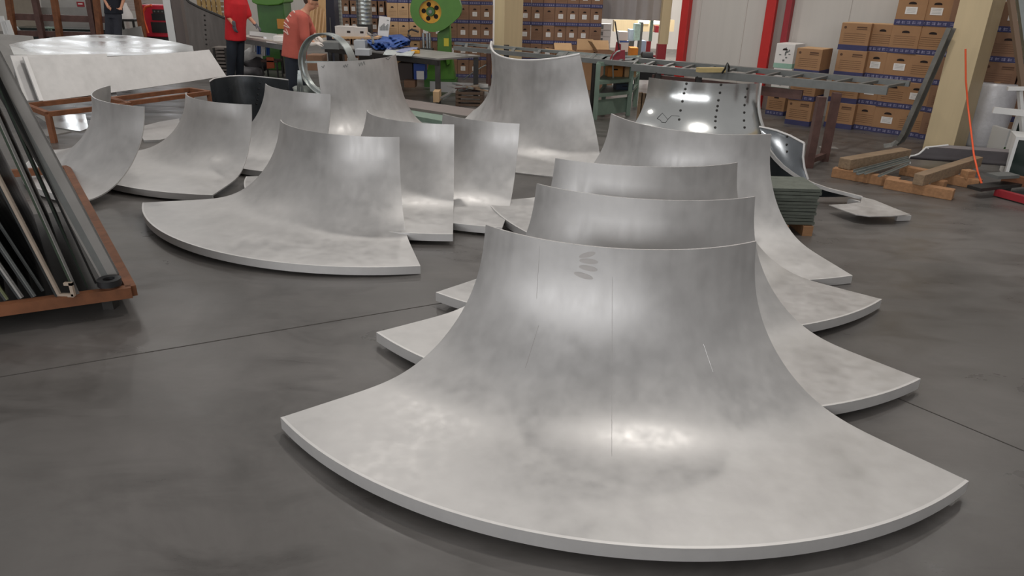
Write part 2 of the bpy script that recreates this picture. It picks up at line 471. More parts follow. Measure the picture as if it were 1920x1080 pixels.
def horn_grid(q, k=49, n=30):
    ax, ay, phi, al, tx, ty, R0, R1, H, a, b, nn, lean, kal = q
    pr = [(R0, T0 + b + (H - T0 - b) * (1 - i / 6)) for i in range(6)]
    for i in range(n):
        th = PI / 2 * i / (n - 1)
        pr.append((R0 + a * (1 - max(0, math.cos(th)) ** (2 / nn)), T0 + b * (1 - max(0, math.sin(th)) ** (2 / nn))))
    for i in range(1, 5):
        pr.append((R0 + a + (R1 - R0 - a) * i / 4, T0))
    # even spacing along the profile, then soften the joint of straight wall and flare
    acc = [0]
    for p, q_ in zip(pr, pr[1:]): acc.append(acc[-1] + math.hypot(q_[0] - p[0], q_[1] - p[1]))
    NP = 40; out_ = []; m = 0
    for k_ in range(NP):
        d = acc[-1] * k_ / (NP - 1)
        while m < len(pr) - 2 and acc[m + 1] < d: m += 1
        t = (d - acc[m]) / max(1e-9, acc[m + 1] - acc[m])
        out_.append((pr[m][0] + (pr[m + 1][0] - pr[m][0]) * t, pr[m][1] + (pr[m + 1][1] - pr[m][1]) * t))
    for _ in range(14):
        out_ = [out_[0]] + [((out_[x - 1][0] + 2 * out_[x][0] + out_[x + 1][0]) / 4, (out_[x - 1][1] + 2 * out_[x][1] + out_[x + 1][1]) / 4) for x in range(1, NP - 1)] + [out_[-1]]
    pr = out_
    rows = []
    rf = (R0 + (1.7578 if abs(tx) > .1 else R1)) / 2
    px, py = rf * math.sin(phi), -rf * math.cos(phi)
    for r, z in pr:
        wv = (z - T0) / (H - T0)
        r2 = r + lean * wv * wv
        row = []
        for j in range(k):
            A = phi + (-1 + 2 * j / (k - 1)) * (al + kal * wv)
            if abs(tx) > .1 and r > 1.7:      # this sheet's left edge is cut back along the flange
                A += (r - 1.7) * .9 * (1 - j / (k - 1))
            X, Y = r2 * math.sin(A), -r2 * math.cos(A)
            row.append(Vector((ax + X - ty * z, ay + Y - tx * z, z + tx * (Y - py) + ty * (X - px))))
        rows.append(row)
    zmin = min(p.z for r_ in rows for p in r_)
    if abs(tx) > .1:                      # tipped forward: the flange lies flat where it meets the floor
        for r_ in rows:
            for p in r_: p.z = max(p.z + .02, .014)
    elif zmin < .014:
        for r_ in rows:
            for p in r_: p.z += .014 - zmin
    return rows
def horn(key, label, m=ALU, lip=True, thick=.012, r1=None):
    q = list(PAN[key])
    if r1: q[7] = r1
    rows = horn_grid(q)
    a, b = len(rows), len(rows[0])
    ctr = Vector((q[0], q[1], 0))
    def back(i, j):
        p, pn = rows[max(i - 1, 0)][j], rows[min(i + 1, a - 1)][j]
        d = (pn - p).normalized()
        rad = Vector((rows[i][j].x - ctr.x, rows[i][j].y - ctr.y, 0)).normalized()
        tn = Vector((-rad.y, rad.x, 0))
        nrm = d.cross(tn)
        if nrm.dot(rad + Vector((0, 0, 1))) > 0: nrm = -nrm
        return nrm.normalized() * thick
    mid = rows[-1][b // 2]
    root = thing('flared_panel', label, 'metal panel', (mid.x, mid.y, 0))
    MB().grid(rows, back).build('sheet', m, root, smooth=35)
    if lip:
        out = rows[-1]
        rr = []
        for dz_, inn in ((0.0, .001), (-.062, .001)):
            line = []
            for j in range(b):
                rad = Vector((out[j].x - ctr.x, out[j].y - ctr.y, 0)).normalized()
                p = out[j] + rad * .0015
                line.append(Vector((p.x, p.y, max(.003, p.z + dz_ + (0.0006 if dz_ == 0 else 0)))))
            rr.append(line)
        def inn(i, j):
            rad = Vector((out[j].x - ctr.x, out[j].y - ctr.y, 0)).normalized()
            return rad * -.014
        MB().grid(rr, inn).build('rim_lip', ALUEDGE, root, smooth=30)
        # unseen blocks added under the flange to prop it off the floor
        for jj in (b // 8, b // 2, b - 1 - b // 8):
            p0, p1 = rows[-1][jj], rows[-8][jj]
            c_ = p0.lerp(p1, .45)
            MB().box((c_.x, c_.y, (c_.z - .014) / 2), (.05, .05, max(.01, c_.z - .014))).build('added_prop', DSTEEL, root)
    return root, rows
rootA, rowsA = horn('A', 'largest bright flared aluminium panel at the very front of the right-hand row')
# smudged finger marks near the top edge
def on_sheet(rows, u, v):
    i = v * (len(rows) - 1); j = u * (len(rows[0]) - 1)
    i0, j0 = min(int(i), len(rows) - 2), min(int(j), len(rows[0]) - 2)
    p = rows[i0][j0].lerp(rows[i0][j0 + 1], j - j0); q = rows[i0 + 1][j0].lerp(rows[i0 + 1][j0 + 1], j - j0)
    n = (rows[i0 + 1][j0] - rows[i0][j0]).cross(rows[i0][j0 + 1] - rows[i0][j0]).normalized()
    if n.y > 0: n = -n
    return p.lerp(q, i - i0), n
def sheet_hit(rows, px, py):
    best = None
    bv = BVHTree.FromPolygons([p for r in rows for p in r], [(i * len(rows[0]) + j, i * len(rows[0]) + j + 1, (i + 1) * len(rows[0]) + j + 1, (i + 1) * len(rows[0]) + j) for i in range(len(rows) - 1) for j in range(len(rows[0]) - 1)])
    h, n, _, _ = bv.ray_cast(EYE, ray(px, py).normalized())
    if h is None: return None
    if n.dot(ray(px, py)) > 0: n = -n
    return h, n
sm = MB()
for (x, y, l, tl) in ((1101, 478, 17, -.25), (1104, 490, 19, .1), (1103, 503, 19, .2), (1094, 517, 20, .3)):
    ring = []
    for k in range(14):
        a_ = 2 * PI * k / 14
        dx, dy = l * math.cos(a_) * .95, 5 * math.sin(a_)
        h = sheet_hit(rowsA, x + dx * math.cos(tl) - dy * math.sin(tl), y + dx * math.sin(tl) + dy * math.cos(tl))
        if h: ring.append(h)
    if len(ring) == 14:
        sm.add([p + n * .0012 for p, n in ring], [tuple(range(14))])
sm.build('finger_marks', SMUDGE, rootA)['label'] = 'grey smudged finger marks'
for (a_, b_, r_, m_) in (((1319, 645), (1337, 698), .0016, ALUEDGE), ((1148, 520), (1147, 855), .0009, ALUEDGE), ((1012, 462), (1006, 560), .0009, ALUEDGE), ((1010, 610), (985, 690), .001, SMUDGE)):
    ln_ = [h for h in (sheet_hit(rowsA, a_[0] + (b_[0] - a_[0]) * k / 14, a_[1] + (b_[1] - a_[1]) * k / 14) for k in range(15)) if h]
    if len(ln_) > 2: MB().tube([p + n * .0004 for p, n in ln_], r_, 5).build('scratch', m_, rootA)
horn('B', 'flared aluminium panel directly behind the frontmost panel, second in the right-hand row')
horn('C', 'flared aluminium panel third from the front in the right-hand row, short top band showing')
horn('D', 'flared aluminium panel at the back of the right-hand row, its right edge sweeping down long')
horn('E', 'front flared aluminium panel of the left-hand group with a broad rounded flange')
horn('F', 'flared aluminium panel just behind and right of the front panel in the left-hand group')
horn('G', 'narrow flared aluminium panel in the gap left of the right-hand row')
horn('H', 'flared aluminium panel beside the leaning rack panels, second from the left')
horn('I', 'leftmost flared aluminium panel, seen nearly edge on beside the rack on the left')
horn('J', 'flared aluminium panel in front of the dark riveted curved sheet')
rootK, rowsK = horn('K', 'tall flared aluminium panel with scribbled pencil marks near the workbench')
for path in ([(643, 126), (645, 122), (646, 127), (648, 121), (650, 126), (652, 120)], [(673, 118), (674, 124), (677, 117), (679, 123), (682, 115), (684, 121)],
             [(723, 109), (727, 104), (732, 107), (728, 112), (724, 110)], [(730, 104), (737, 103), (734, 109)], [(603, 124), (606, 127), (608, 122)]):
    ln_ = [h for h in (sheet_hit(rowsK, x, y) for x, y in path) if h]
    if len(ln_) > 1: MB().tube([p + n * .002 for p, n in ln_], .004, 5).build('pencil_scribble', STEEL, rootK)
rootL, rowsL = horn('L', 'tallest flared aluminium panel with deeply curved top edge, before the cream middle column', lip=False, thick=.02)
MB().tube([p + Vector((0, .008, .0)) for p in rowsL[0]], .014, 8).build('top_edge', ALUEDGE, rootL, smooth=50)
rootM, rowsM = horn('M', 'shiny riveted flared panel under the end of the long steel table', MIRROR, lip=False, r1=1.74)

def rivets(parent, rows, lines, m=DSTEEL, r=.019):
    for pts in lines:
        for (x, y) in pts:
            h = sheet_hit(rows, x, y)
            if not h: continue
            p, n = h
            MB().cyl(p - n * .002, p + n * .012, r, r * .6, 10).build('rivet', m, parent, smooth=30)
rivets(rootM, rowsM, [[(1287, 157), (1285, 167), (1282.5, 175), (1279.5, 190), (1276, 207), (1273.5, 224)],
                      [(1352, 159), (1350, 174), (1347, 188), (1345.5, 199), (1344, 207), (1342, 219), (1341.5, 227), (1341, 239)],
                      [(1401, 166), (1397.5, 182), (1396, 197), (1395.5, 211), (1395, 226), (1396, 239)]])
# thick white cut edge on the right of the shiny panel
MB().sweep([rowsM[i][-1] for i in range(0, 30, 2)], [(-.012, -.014), (.012, -.014), (.012, .014), (-.012, .014)]).build('cut_edge', ALUEDGE, rootM)
# pencilled arrow on the shiny panel
pm = MB()
arrow = [(1232, 222), (1242, 212), (1252, 224), (1248, 230), (1240, 229), (1239, 226), (1232, 222)]
arrow2 = [(1252, 224), (1259, 217), (1274, 218)]
for path in (arrow, arrow2):
    pr_ = []
    for (x, y) in path:
        h = sheet_hit(rowsM, x, y)
        if h: pr_.append(h[0] + h[1] * .002)
    if len(pr_) > 1: pm.tube(pr_, .003, 5)
if pm.v: pm.build('pencil_mark', BLACK, rootM)

# ------------------------------------------------------------------ riveted flared part with pale flange, right of the row
def lerp(a, b, t): return a + (b - a) * t
def poly_at(pts, t):
    L = [0]
    for a, b in zip(pts, pts[1:]): L.append(L[-1] + (b - a).length)
    d = t * L[-1]
    for i in range(len(pts) - 1):
        if d <= L[i + 1] or i == len(pts) - 2:
            return pts[i].lerp(pts[i + 1], (d - L[i]) / max(1e-6, L[i + 1] - L[i]))
YC = 7.12
curve = [uy(1437, 272, YC + .25), uy(1443, 284, YC + .22), uy(1454, 298, YC + .18), uy(1467.7, 312, YC + .14), uy(1484, 324, YC + .1), uy(1503, 336, YC + .06), uy(1526, 346, YC + .02), uy(1551.7, 355, YC), uy(1584, 363, YC - .02), uy(1616, 371, YC - .05)]
topN = [uy(1424, 238, 7.75), uy(1440, 241, 7.66), uy(1456, 245, 7.58), uy(1481, 254.5, 7.46), uy(1508, 269, 7.3)]
rightN = [topN[-1], uy(1505.5, 294, 7.24), uy(1508, 314, 7.2), uy(1515, 337, 7.15)]
tip = un(1707, 403, .085)
rN = thing('curved_flange_part', 'dark riveted flared part with a pale pointed flange, beside the stack of grey plates', 'metal panel', (curve[-1].x, curve[-1].y, 0))
lowN = curve[:6] + [uy(1515, 340, YC + .04)]
rowsN = []
for i in range(9):
    t = i / 8
    row = []
    for j in range(17):
        s_ = j / 16
        a, b = poly_at(topN, s_), poly_at(lowN, s_)
        p = a.lerp(b, t)
        r_ = poly_at(rightN, t)
        e = topN[-1].lerp(lowN[-1], t)
        p = p + (r_ - e) * (s_ ** 3)
        row.append(p)
    rowsN.append(row)
MB().grid(rowsN, (-.004, .012, .003)).build('riveted_wall', DARKALU, rN, smooth=40)
MB().tube(topN, .013, 6).build('top_edge', ALUEDGE, rN, smooth=40)
MB().tube(rightN, .012, 6, up=(1, 0, 0)).build('side_edge', ALUEDGE, rN, smooth=40)
MB().sweep(curve, [(-.02, -.016), (.02, -.016), (.02, .016), (-.02, .016)]).build('curved_edge', ALUEDGE, rN)
for (x, y) in ((1476, 256), (1475, 271), (1475.5, 284)):
    h = sheet_hit(rowsN, x, y)
    if h: MB().cyl(h[0] - h[1] * .002, h[0] + h[1] * .012, .013, .008, 10).build('rivet', DSTEEL, rN, smooth=30)
# inner skin hanging under the curved edge, its dark reflection put into the colour
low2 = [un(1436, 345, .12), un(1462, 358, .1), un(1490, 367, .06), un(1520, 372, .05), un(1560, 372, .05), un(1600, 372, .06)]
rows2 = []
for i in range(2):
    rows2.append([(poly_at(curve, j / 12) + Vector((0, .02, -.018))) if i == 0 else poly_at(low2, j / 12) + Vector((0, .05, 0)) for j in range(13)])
MB().grid(rows2, (0, .01, .004)).build('inner_skin', mat('painted_dark_reflection', (44, 50, 54), .4, .3, var=.1), rN, smooth=40)
fz = .085
flg = [un(1616, 369, fz + .01), un(1640, 375, fz), un(1672, 388, fz), un(1707, 402, fz), un(1672, 405, fz), un(1632, 405.5, fz), un(1604, 402, fz), un(1580, 394, fz), un(1554, 384, fz), un(1590, 382, fz), un(1614, 379, fz)]
MB().prism(flg, (0, 0, -.008)).build('flange', ALU, rN)
MB().bar(un(1680, 409, .03), un(1706, 408, .03), .03, .05).build('foot_block', ALUEDGE, rN)
MB().bar(un(1612, 384, .035), un(1590, 378, .035), .03, .07).build('foot_block', ALUEDGE, rN)

# stack of grey-green plates on a short pallet under it
sc = un(1475, 385, .25)
rS = thing('plate_stack', 'short stack of grey green plates on a timber pallet behind the right-hand row', 'plate stack', (sc.x, sc.y + .15, 0))
for k in range(3):
    MB().box((sc.x - .25 + k * .22, sc.y + .15, .045), (.09, .5, .09)).build('pallet_block', WOOD, rS)
for k in range(11):
    MB().box((sc.x + .0 + random.uniform(-.012, .012), sc.y + .15 + random.uniform(-.012, .012), .11 + k * .03), (.5, .44, .024), random.uniform(-.03, .03)).build('plate', STACKM, rS)

# dark riveted curved sheet behind the left group
pz = .72
op = [un(393, 153, pz), un(400, 148.5, pz), un(412, 146, pz), un(430, 143.5, pz), un(450, 142.6, pz), un(475, 143.5, pz), un(500, 146, pz), un(520, 148, pz), un(540, 150.5, pz)]
cc = Vector((sum(p.x for p in op) / 9, sum(p.y for p in op) / 9, 0))
rO = thing('riveted_curved_sheet', 'dark riveted curved sheet standing upright behind the second and third left panels', 'metal panel', cc)
rowsO = [[Vector((poly_at(op, j / 24).x, poly_at(op, j / 24).y, z)) for j in range(25)] for z in (pz, pz * .66, pz * .33, .0)]
MB().grid(rowsO, lambda i, j: Vector((-.003, .014, 0))).build('sheet', DARKALU, rO, smooth=40)
MB().tube([r + Vector((0, .006, .004)) for r in rowsO[0]], .009, 6).build('top_edge', ALUEDGE, rO, smooth=40)
for (x, y) in ((487, 155), (485, 166.5), (483.5, 177), (482.5, 187.5), (481, 195)):
    h = sheet_hit(rowsO, x, y)
    if h: MB().cyl(h[0] - h[1] * .002, h[0] + h[1] * .014, .016, .01, 10).build('rivet', BLACK, rO, smooth=30)

# ------------------------------------------------------------------ pair of big curved plates on brown trestles, far left
BL, BR = un(48, 188, .42), un(410, 152, .42)
DV = (BR - BL).normalized(); NV = Vector((-DV.y, DV.x, 0))     # NV points away from the viewer
def leaning(pxs, d0, lean, name, label, m, th=.03):
    pass
def plate_pts(bot, top, yoff, n=13):
    b0, b1 = un(*bot[0], .42), un(*bot[1], .42)
    rows = []
    return rows
def tplane(px, py, dist, slope):
    """hit of a pixel ray with the plane through BL-BR, pushed back by dist and leaning back by slope"""
    n = NV - Vector((0, 0, slope)); p0 = BL + NV * dist
    d = ray(px, py)
    t = (p0 - EYE).dot(n) / d.dot(n)
    return EYE + d * t
def bilin(c, nu, nv, bow=0.0):
    (a, b, c_, d) = c
    return [[(a.lerp(b, j / nu)).lerp(d.lerp(c_, j / nu), i / nv) + NV * bow * (4 * (j / nu) * (1 - j / nu)) for j in range(nu + 1)] for i in range(nv + 1)]
def pl(cs, dist, slope): return [tplane(x, y, dist, slope) for x, y in cs]
r1_ = thing('curved_plate', 'long pale curved plate leaning at the front of the pair on brown trestles', 'metal plate', (BL + BR) / 2 + Vector((0, 0, -.42)))
top_f = [tplane(46 + (392 - 46) * k / 12, 107 + (93 - 107) * k / 12 + 5.5 * (4 * (k / 12) * (1 - k / 12)) , 0, .5) for k in range(13)]
bot_f = [tplane(77 + (424 - 77) * k / 12, 190 + (142 - 190) * k / 12 + 2 * (4 * (k / 12) * (1 - k / 12)), 0, .5) for k in range(13)]
MB().grid([[t.lerp(b, i / 4) for t, b in zip(top_f, bot_f)] for i in range(5)], NV * .03 + Vector((0, 0, -.01))).build('plate', ALU, r1_, smooth=30)
MB().bar(top_f[0] + DV * .0 - NV * .005, bot_f[0] - NV * .005, .05, .05).build('end_lip', ALUEDGE, r1_)
r2_ = thing('curved_plate', 'long pale curved plate tucked behind the front one, only its left end showing', 'metal plate', BL + NV * .1 + Vector((0, 0, -.42)))
c_ = pl([(19, 104), (200, 101), (220, 182), (47, 189)], .09, .5)
MB().grid(bilin(c_, 8, 4), NV * .03).build('plate', ALU, r2_, smooth=30)
# lens shaped glossy plate behind them
edge = [(17, 83), (60, 74.5), (110, 69), (160, 65.5), (200, 64.5), (240, 66.5), (290, 72), (330, 79), (361, 86)]
lowe = [(26, 103), (66, 103), (110, 104), (160, 105), (200, 105), (240, 104), (290, 102), (330, 99), (363, 97)]
zt = top_f[6].z
def ztop(p): return un(p[0], p[1], 1.02)
r3_ = thing('glossy_plate', 'glossy lens shaped plate catching a bright reflection behind the pair of leaning plates', 'metal plate', (ztop(lowe[4]).x, ztop(lowe[4]).y, 0))
zl = [tplane(x, y, .16, .5) for x, y in lowe]
ze = []
for (x, y), p in zip(edge, zl):
    zz = p.z + .06
    ze.append(un(x, y, zz))
MB().grid([[a.lerp(b, i / 3) for a, b in zip(zl, ze)] for i in range(4)], (0, 0, -.02)).build('plate', mat('glossy_aluminium', (200, 200, 198), .3, .9, var=.1, scale=2.2, rvar=.14), r3_, smooth=30)
MB().grid([[p + NV * .02 for p in zl], [Vector((p.x + NV.x * .25, p.y + NV.y * .25, .36)) for p in zl]], NV * .02).build('back_skirt', ALU, r3_)
# brown trestles they rest on
def trestle(a, b, c, d, label):
    ctr = (a + b + c + d) / 4
    r = thing('steel_trestle', label, 'trestle', (ctr.x, ctr.y, 0))
    for p, q in ((a, b), (b, c), (c, d), (d, a)):
        MB().bar(p, q, .06, .06).build('rail', RUST, r)
    for p in (a, b, c, d):
        MB().box((p.x, p.y, p.z / 2), (.06, .06, p.z)).build('leg', RUST, r)  # legs assumed, added between the raised rails and the floor
    return r
tz = .36
ta, tb = un(48, 198, tz), un(90, 214, tz)
tb2 = un(172, 202, tz)
trestle(ta, tb, tb + (BR - BL) * .36, ta + (BR - BL) * .36 , 'brown steel trestle under the left end of the leaning plates')
tc, td = un(238, 194, tz), un(392, 174, tz)
trestle(tc, td, td + NV * .5, tc + NV * .5, 'brown steel trestle under the right end of the leaning plates')
# reflective sheets lying on the floor beyond
def flat_sheet(pts, z, label, m=DULL, name='loose_sheet', th=.012):
    ps = [un(x, y, z + th) for x, y in pts]
    o = MB().prism(ps, (0, 0, -th)).build(name, m)
    return tag(o, label, 'metal sheet')
flat_sheet([(66, 216), (160, 214), (166, 240), (150, 246), (100, 238)], .0, 'shiny sheet lying on the floor under the left trestle', MIRROR)
flat_sheet([(70, 243), (96, 240), (134, 246), (88, 255)], .0, 'small pale offcut lying on the floor beyond the leftmost flared panel', DULL)
flat_sheet([(268, 236), (300, 228), (336, 222), (338, 240), (318, 258), (300, 262), (270, 263), (262, 250)], .0, 'pale rounded sheet on the floor between the two leftmost flared panels', ALU, 'rounded_sheet', .03)
# wide dull sheet leaning far left behind the plates
lp = [uy(-30, 62, 13.5), uy(60, 68, 13.5), uy(75, 130, 12.7), uy(40, 180, 12.2), uy(-30, 200, 12.2)]
for p in lp[2:]: p.z = max(p.z, .01)
tag(MB().prism(lp, (0, .03, 0)).build('leaning_sheet', DULL), 'dull grey sheet leaning at the far left edge behind the plates', 'metal sheet')

# ------------------------------------------------------------------ rack of leaning folded panels, left foreground
rz_ = .15
fa, fb = un(-40, 586, rz_), un(247, 546, rz_)
bd = (un(130, 325, rz_) - fb).normalized()
back = fb + bd * 3.7
rk = thing('panel_rack', 'low rusty angle iron rack frame holding the leaning folded panels', 'rack', (fb.x - .4, fb.y + .6, 0))
def angle_iron(p, q):
    return MB().sweep([p, q], [(-.03, -.035), (.03, -.035), (.03, .035), (-.03, .035)])
angle_iron(fa + Vector((-.9, -.45, 0)), fb).build('front_rail', RUST, rk)
angle_iron(fb, back).build('side_rail', RUST, rk)
angle_iron(back, back + (fa - fb).normalized() * 1.2).build('back_rail', RUST, rk)
for p in (fb + (fa - fb).normalized() * .12 + bd * .15, fb + (fa - fb).normalized() * .9 + bd * .15, back + (fa - fb) * .1):
    MB().box((p.x, p.y, .055), (.07, .07, .11)).build('foot', DSTEEL, rk)
MB().lathe([(.035, -.02), (.07, -.02), (.07, .02), (.035, .02), (.035, -.02)], 18, cap=False).build('roller', BLACK, rk, smooth=40, local=True).location = un(205, 528, rz_ + .07) - Vector(rk.location)
deck = [fb, fa + Vector((-.9, -.45, 0)), fa + Vector((-.9, -.45, 0)) + bd * 2.2, fb + bd * 2.2]
MB().prism([p + Vector((0, 0, -.035)) for p in deck], (0, 0, -.01)).build('deck', mat('dark_oily_deck', (54, 52, 50), .55, .2, var=.2, scale=4), rk)
fr = (fa - fb).normalized()
def folded(px, py, lean, depth, length, label, m, lipm=ALUEDGE, lip=.05, thick=.012, dy=0):
    p = un(px, py, rz_ + .035)
    upv = Vector((-lean, dy, 1.0)).normalized()
    r = thing('folded_sheet', label, 'folded panel', p, group=None)
    nrm = bd.cross(upv).normalized()
    if nrm.x < 0: nrm = -nrm
    # nrm faces right; the web is a thin plate spanning bd and upv
    MB().prism([p, p + bd * depth, p + bd * depth + upv * length, p + upv * length], nrm * -thick).build('web', m, r)
    e0, e1 = p, p + upv * length
    MB().prism([e0, e1, e1 + nrm * lip, e0 + nrm * lip], bd * .012).build('front_lip', lipm, r)
    MB().prism([e0 + nrm * lip, e1 + nrm * lip, e1 + nrm * (lip - .012), e0 + nrm * (lip - .012)], bd * .035).build('return_lip', lipm, r)
    return r
PDARK = mat('dark_panel_face', (64, 66, 66), .36, .6, var=.3, scale=3, rvar=.1, stretch=(3, 3, .6))
PGREEN = mat('protective_green_film', (58, 70, 56), .4, .2, var=.2, scale=3)
PBEIGE = mat('beige_edge', (176, 160, 144), .55, .3, var=.1, scale=7)
folded(-12, 566, .41, 2.0, 1.0, 'leaning folded panel at the far left edge of the rack', PDARK, lip=.012)
folded(12, 563, .405, 2.0, 1.1, 'leaning folded panel with a yellow green edge, second from the left in the rack', PDARK, mat('yellow_green_edge', (142, 148, 110), .5), lip=.014)
folded(38, 560, .40, 2.0, 1.15, 'leaning folded panel third from the left in the rack, with a hooked foot', PDARK, DULL, lip=.022)
folded(63, 557, .385, 2.0, 1.25, 'leaning folded panel fourth from the left in the rack, thin grey edge', PDARK, STEEL, lip=.016)
folded(80, 546, .37, 1.9, 1.3, 'leaning folded panel fifth from the left in the rack, set slightly back', PDARK, STEEL, lip=.01, thick=.008)
rf_ = folded(108, 556, .25, 2.0, 1.5, 'leaning folded panel with beige edge and wide C shaped foot, middle of the rack', PDARK, PBEIGE, lip=.026)
pf_ = un(118, 553, rz_ + .04)
for (dx, w_, h_) in ((.02, .1, .02), (.065, .02, .09), (.05, .05, .018)):
    MB().box((pf_.x + dx, pf_.y - .0, pf_.z + (.0 if h_ < .05 else .04) + (.075 if w_ == .05 else 0)), (w_, .02, h_)).build('foot_hook', PBEIGE, rf_)
folded(144, 552, .20, 2.0, 1.6, 'leaning folded panel with green protective film behind its pale edge', PGREEN, DULL, lip=.016)
folded(163, 540, .2, 1.8, 1.6, 'dark mirror-like leaning panel second from the right in the rack', PDARK, mat('dark_green_edge', (64, 80, 66), .5), lip=.008, thick=.006)
folded(180, 532, .23, 1.8, 1.6, 'dark leaning panel tucked just left of the wide pale channel', PDARK, DSTEEL, lip=.006, thick=.006)

# the channel at the right end
ch0 = un(206, 521, rz_ + .06)
chup = Vector((-.315, .0, 1)).normalized()
rc = thing('folded_channel', 'wide pale folded channel leaning at the right end of the rack', 'folded panel', ch0)
nr = bd.cross(chup).normalized()
if nr.x < 0: nr = -nr
e0 = ch0 - nr * .05; e1 = e0 + chup * 1.75
gro = [0, .045, .055, .09, .1, .14]
for k, (a, b) in enumerate(((0, .012), (.012, .05), (.05, .062), (.062, .115))):
    w0 = .95
    hgt = (.02, .006, .02, .01)[k]
    MB().prism([e0 + nr * a * w0, e1 + nr * a * 1.05, e1 + nr * b * 1.05, e0 + nr * b * w0], bd * (.05 + hgt)).build('fold', (DULL, STEEL, DULL, DULL)[k], rc)
MB().prism([e0 + nr * .109, e1 + nr * .121, e1 + nr * .121 + bd * .26, e0 + nr * .109 + bd * .2], -nr * .012).build('side_web', DULL, rc)

# ------------------------------------------------------------------ cartons
def carton_proto(kind, body_m, w=.4, d=.5, h=.385):
    r = thing('carton', 'x', 'carton')
    b = MB().box((0, d / 2, h / 2), (w, d, h))
    b.build('body', body_m, r, local=True, bevel=.006)
    MB().box((0, d / 2, h + .002), (w * .98, d * .98, .004)).build('top_flaps', CARDL if kind != 'white' else PAPER, r, local=True)
    bandm = BLUEBAND if kind != 'white' else mat('pale_green_band', (150, 186, 168), .8, var=.06)
    band_o = MB().box((0, d / 2, h * .1), (w + .003, d + .003, h * .2)).build('printed_band', bandm, r, local=True)
    pm = MB()
    for k in range(5):
        x = -w * .36 + k * w * .18
        pm.box((x, -.0025, h * .125), (w * .12, .002, h * .018)); pm.box((x, -.0025, h * .075), (w * .12, .002, h * .018))
        pm.box((x + w * .03 * (-1) ** k, -.0025, h * .1), (w * .02, .002, h * .1))
    if kind in ('label', 'plain'): pm.build('band_lettering', PALEPRINT, band_o, local=True)
    hole = MB()
    n = 12
    hole.prism([(w * .13 * math.cos(PI * k / (n - 1)), -.003, h * .77 + h * .055 * math.sin(PI * k / (n - 1))) for k in range(n)] + [(-w * .13, -.003, h * .74), (w * .13, -.003, h * .74)][:2], (0, .002, 0))
    if kind != 'lines': hole.build('hand_hole', HOLE, r, local=True)
    if kind == 'label':
        lab_o = MB().box((0, -.004, h * .52), (w * .4, .003, h * .25)).build('paper_label', PAPER, r, local=True)
        lt = MB()
        for k in range(4): lt.box((0, -.0062, h * .6 - k * h * .05), (w * .3, .001, h * .008))
        lt.build('label_print', STEEL, lab_o, local=True)
    if kind in ('lines', 'plain'):
        lt = MB()
        for k in range(5): lt.box((0, -.002, h * .62 - k * h * .075), (w * .74, .002, h * .008))
        if kind == 'lines':
            lt.box((w * .2, -.002, h * .86), (w * .34, .002, h * .05)); lt.box((w * .2, -.002, h * .79), (w * .36, .002, h * .025))
            lt.cyl((-w * .36, -.003, h * .84), (-w * .36, -.001, h * .84), h * .05, n=12)
        lt.build('printed_lines', DARKPRINT, r, local=True)
    if kind == 'white':
        lt = MB()
        for k in range(9):
            lt.box((random.uniform(-.3, .3) * w, -.002, random.uniform(.3, .9) * h), (w * random.uniform(.04, .14), .002, h * random.uniform(.03, .09)), 0, 0, 0)
        lt.build('blotches', STEEL, r, local=True)
    return r
used = set()
protos = {}
def get_carton(kind, mkey):
    key = (kind, mkey)
    if key not in protos:
        protos[key] = carton_proto(kind, {'c': CARD, 'd': CARD2, 'l': CARDL, 'w': PAPER}[mkey])
    return protos[key]
def place_carton(kind, mkey, loc, rz, label, group, sc=(1, 1, 1)):
    p = get_carton(kind, mkey)
    if (kind, mkey) not in used:
        used.add((kind, mkey))
        p.location = loc; p.rotation_euler = (0, 0, rz); p['label'] = label; p['group'] = group; p.scale = sc
        return p
    return dup(p, loc, rz, label, group, sc)
ORD = ['first', 'second', 'third', 'fourth', 'fifth', 'sixth']
DESC = {'label': 'labelled carton', 'lines': 'text printed carton', 'plain': 'unlabelled carton', 'white': 'white blotched carton'}
# right-hand stacks along the white wall
cols = [(1452, 216, ('plain', 'white', 'white'), 'leftmost stack beside the second red post', 'c'),
        (1494, 235, ('lines', 'plain', 'lines'), 'second stack from the red posts', 'c'),
        (1567, 240, ('lines', 'lines', 'lines', 'lines'), 'stack seen between the table legs', 'c'),
        (1615, 244, ('plain', 'label', 'label', 'plain'), 'fourth stack from the red posts', 'c'),
        (1655, 250, ('label', 'plain', 'label', 'plain', 'label'), 'fifth stack from the red posts', 'c'),
        (1700, 256, ('plain', 'label', 'plain', 'plain', 'label'), 'stack just left of the leaning steel channel', 'c'),
        (1748, 264, ('plain', 'plain', 'label', 'plain', 'label'), 'stack partly hidden by the leaning steel channel', 'd')]
for px, py, kinds, where, mk in cols:
    base = un(px, py)
    z = 0.0
    wsc = {1452: .8, 1494: 1.0, 1567: 1.08, 1615: .9, 1655: 1.0, 1700: 1.0, 1748: 1.0}[px]
    for k, kd in enumerate(kinds):
        off = UX * random.uniform(-.015, .02) + VX * random.uniform(0, .02)
        place_carton(kd, 'w' if kd == 'white' else mk, base + off + Vector((0, 0, z)), WANG + random.uniform(-.03, .03),
                     '%s, %s from the floor, %s' % (DESC[kd], ORD[k], where), 'cartons along the white wall', (wsc, .95, 1.02))
        z += .385 * 1.02 + .006
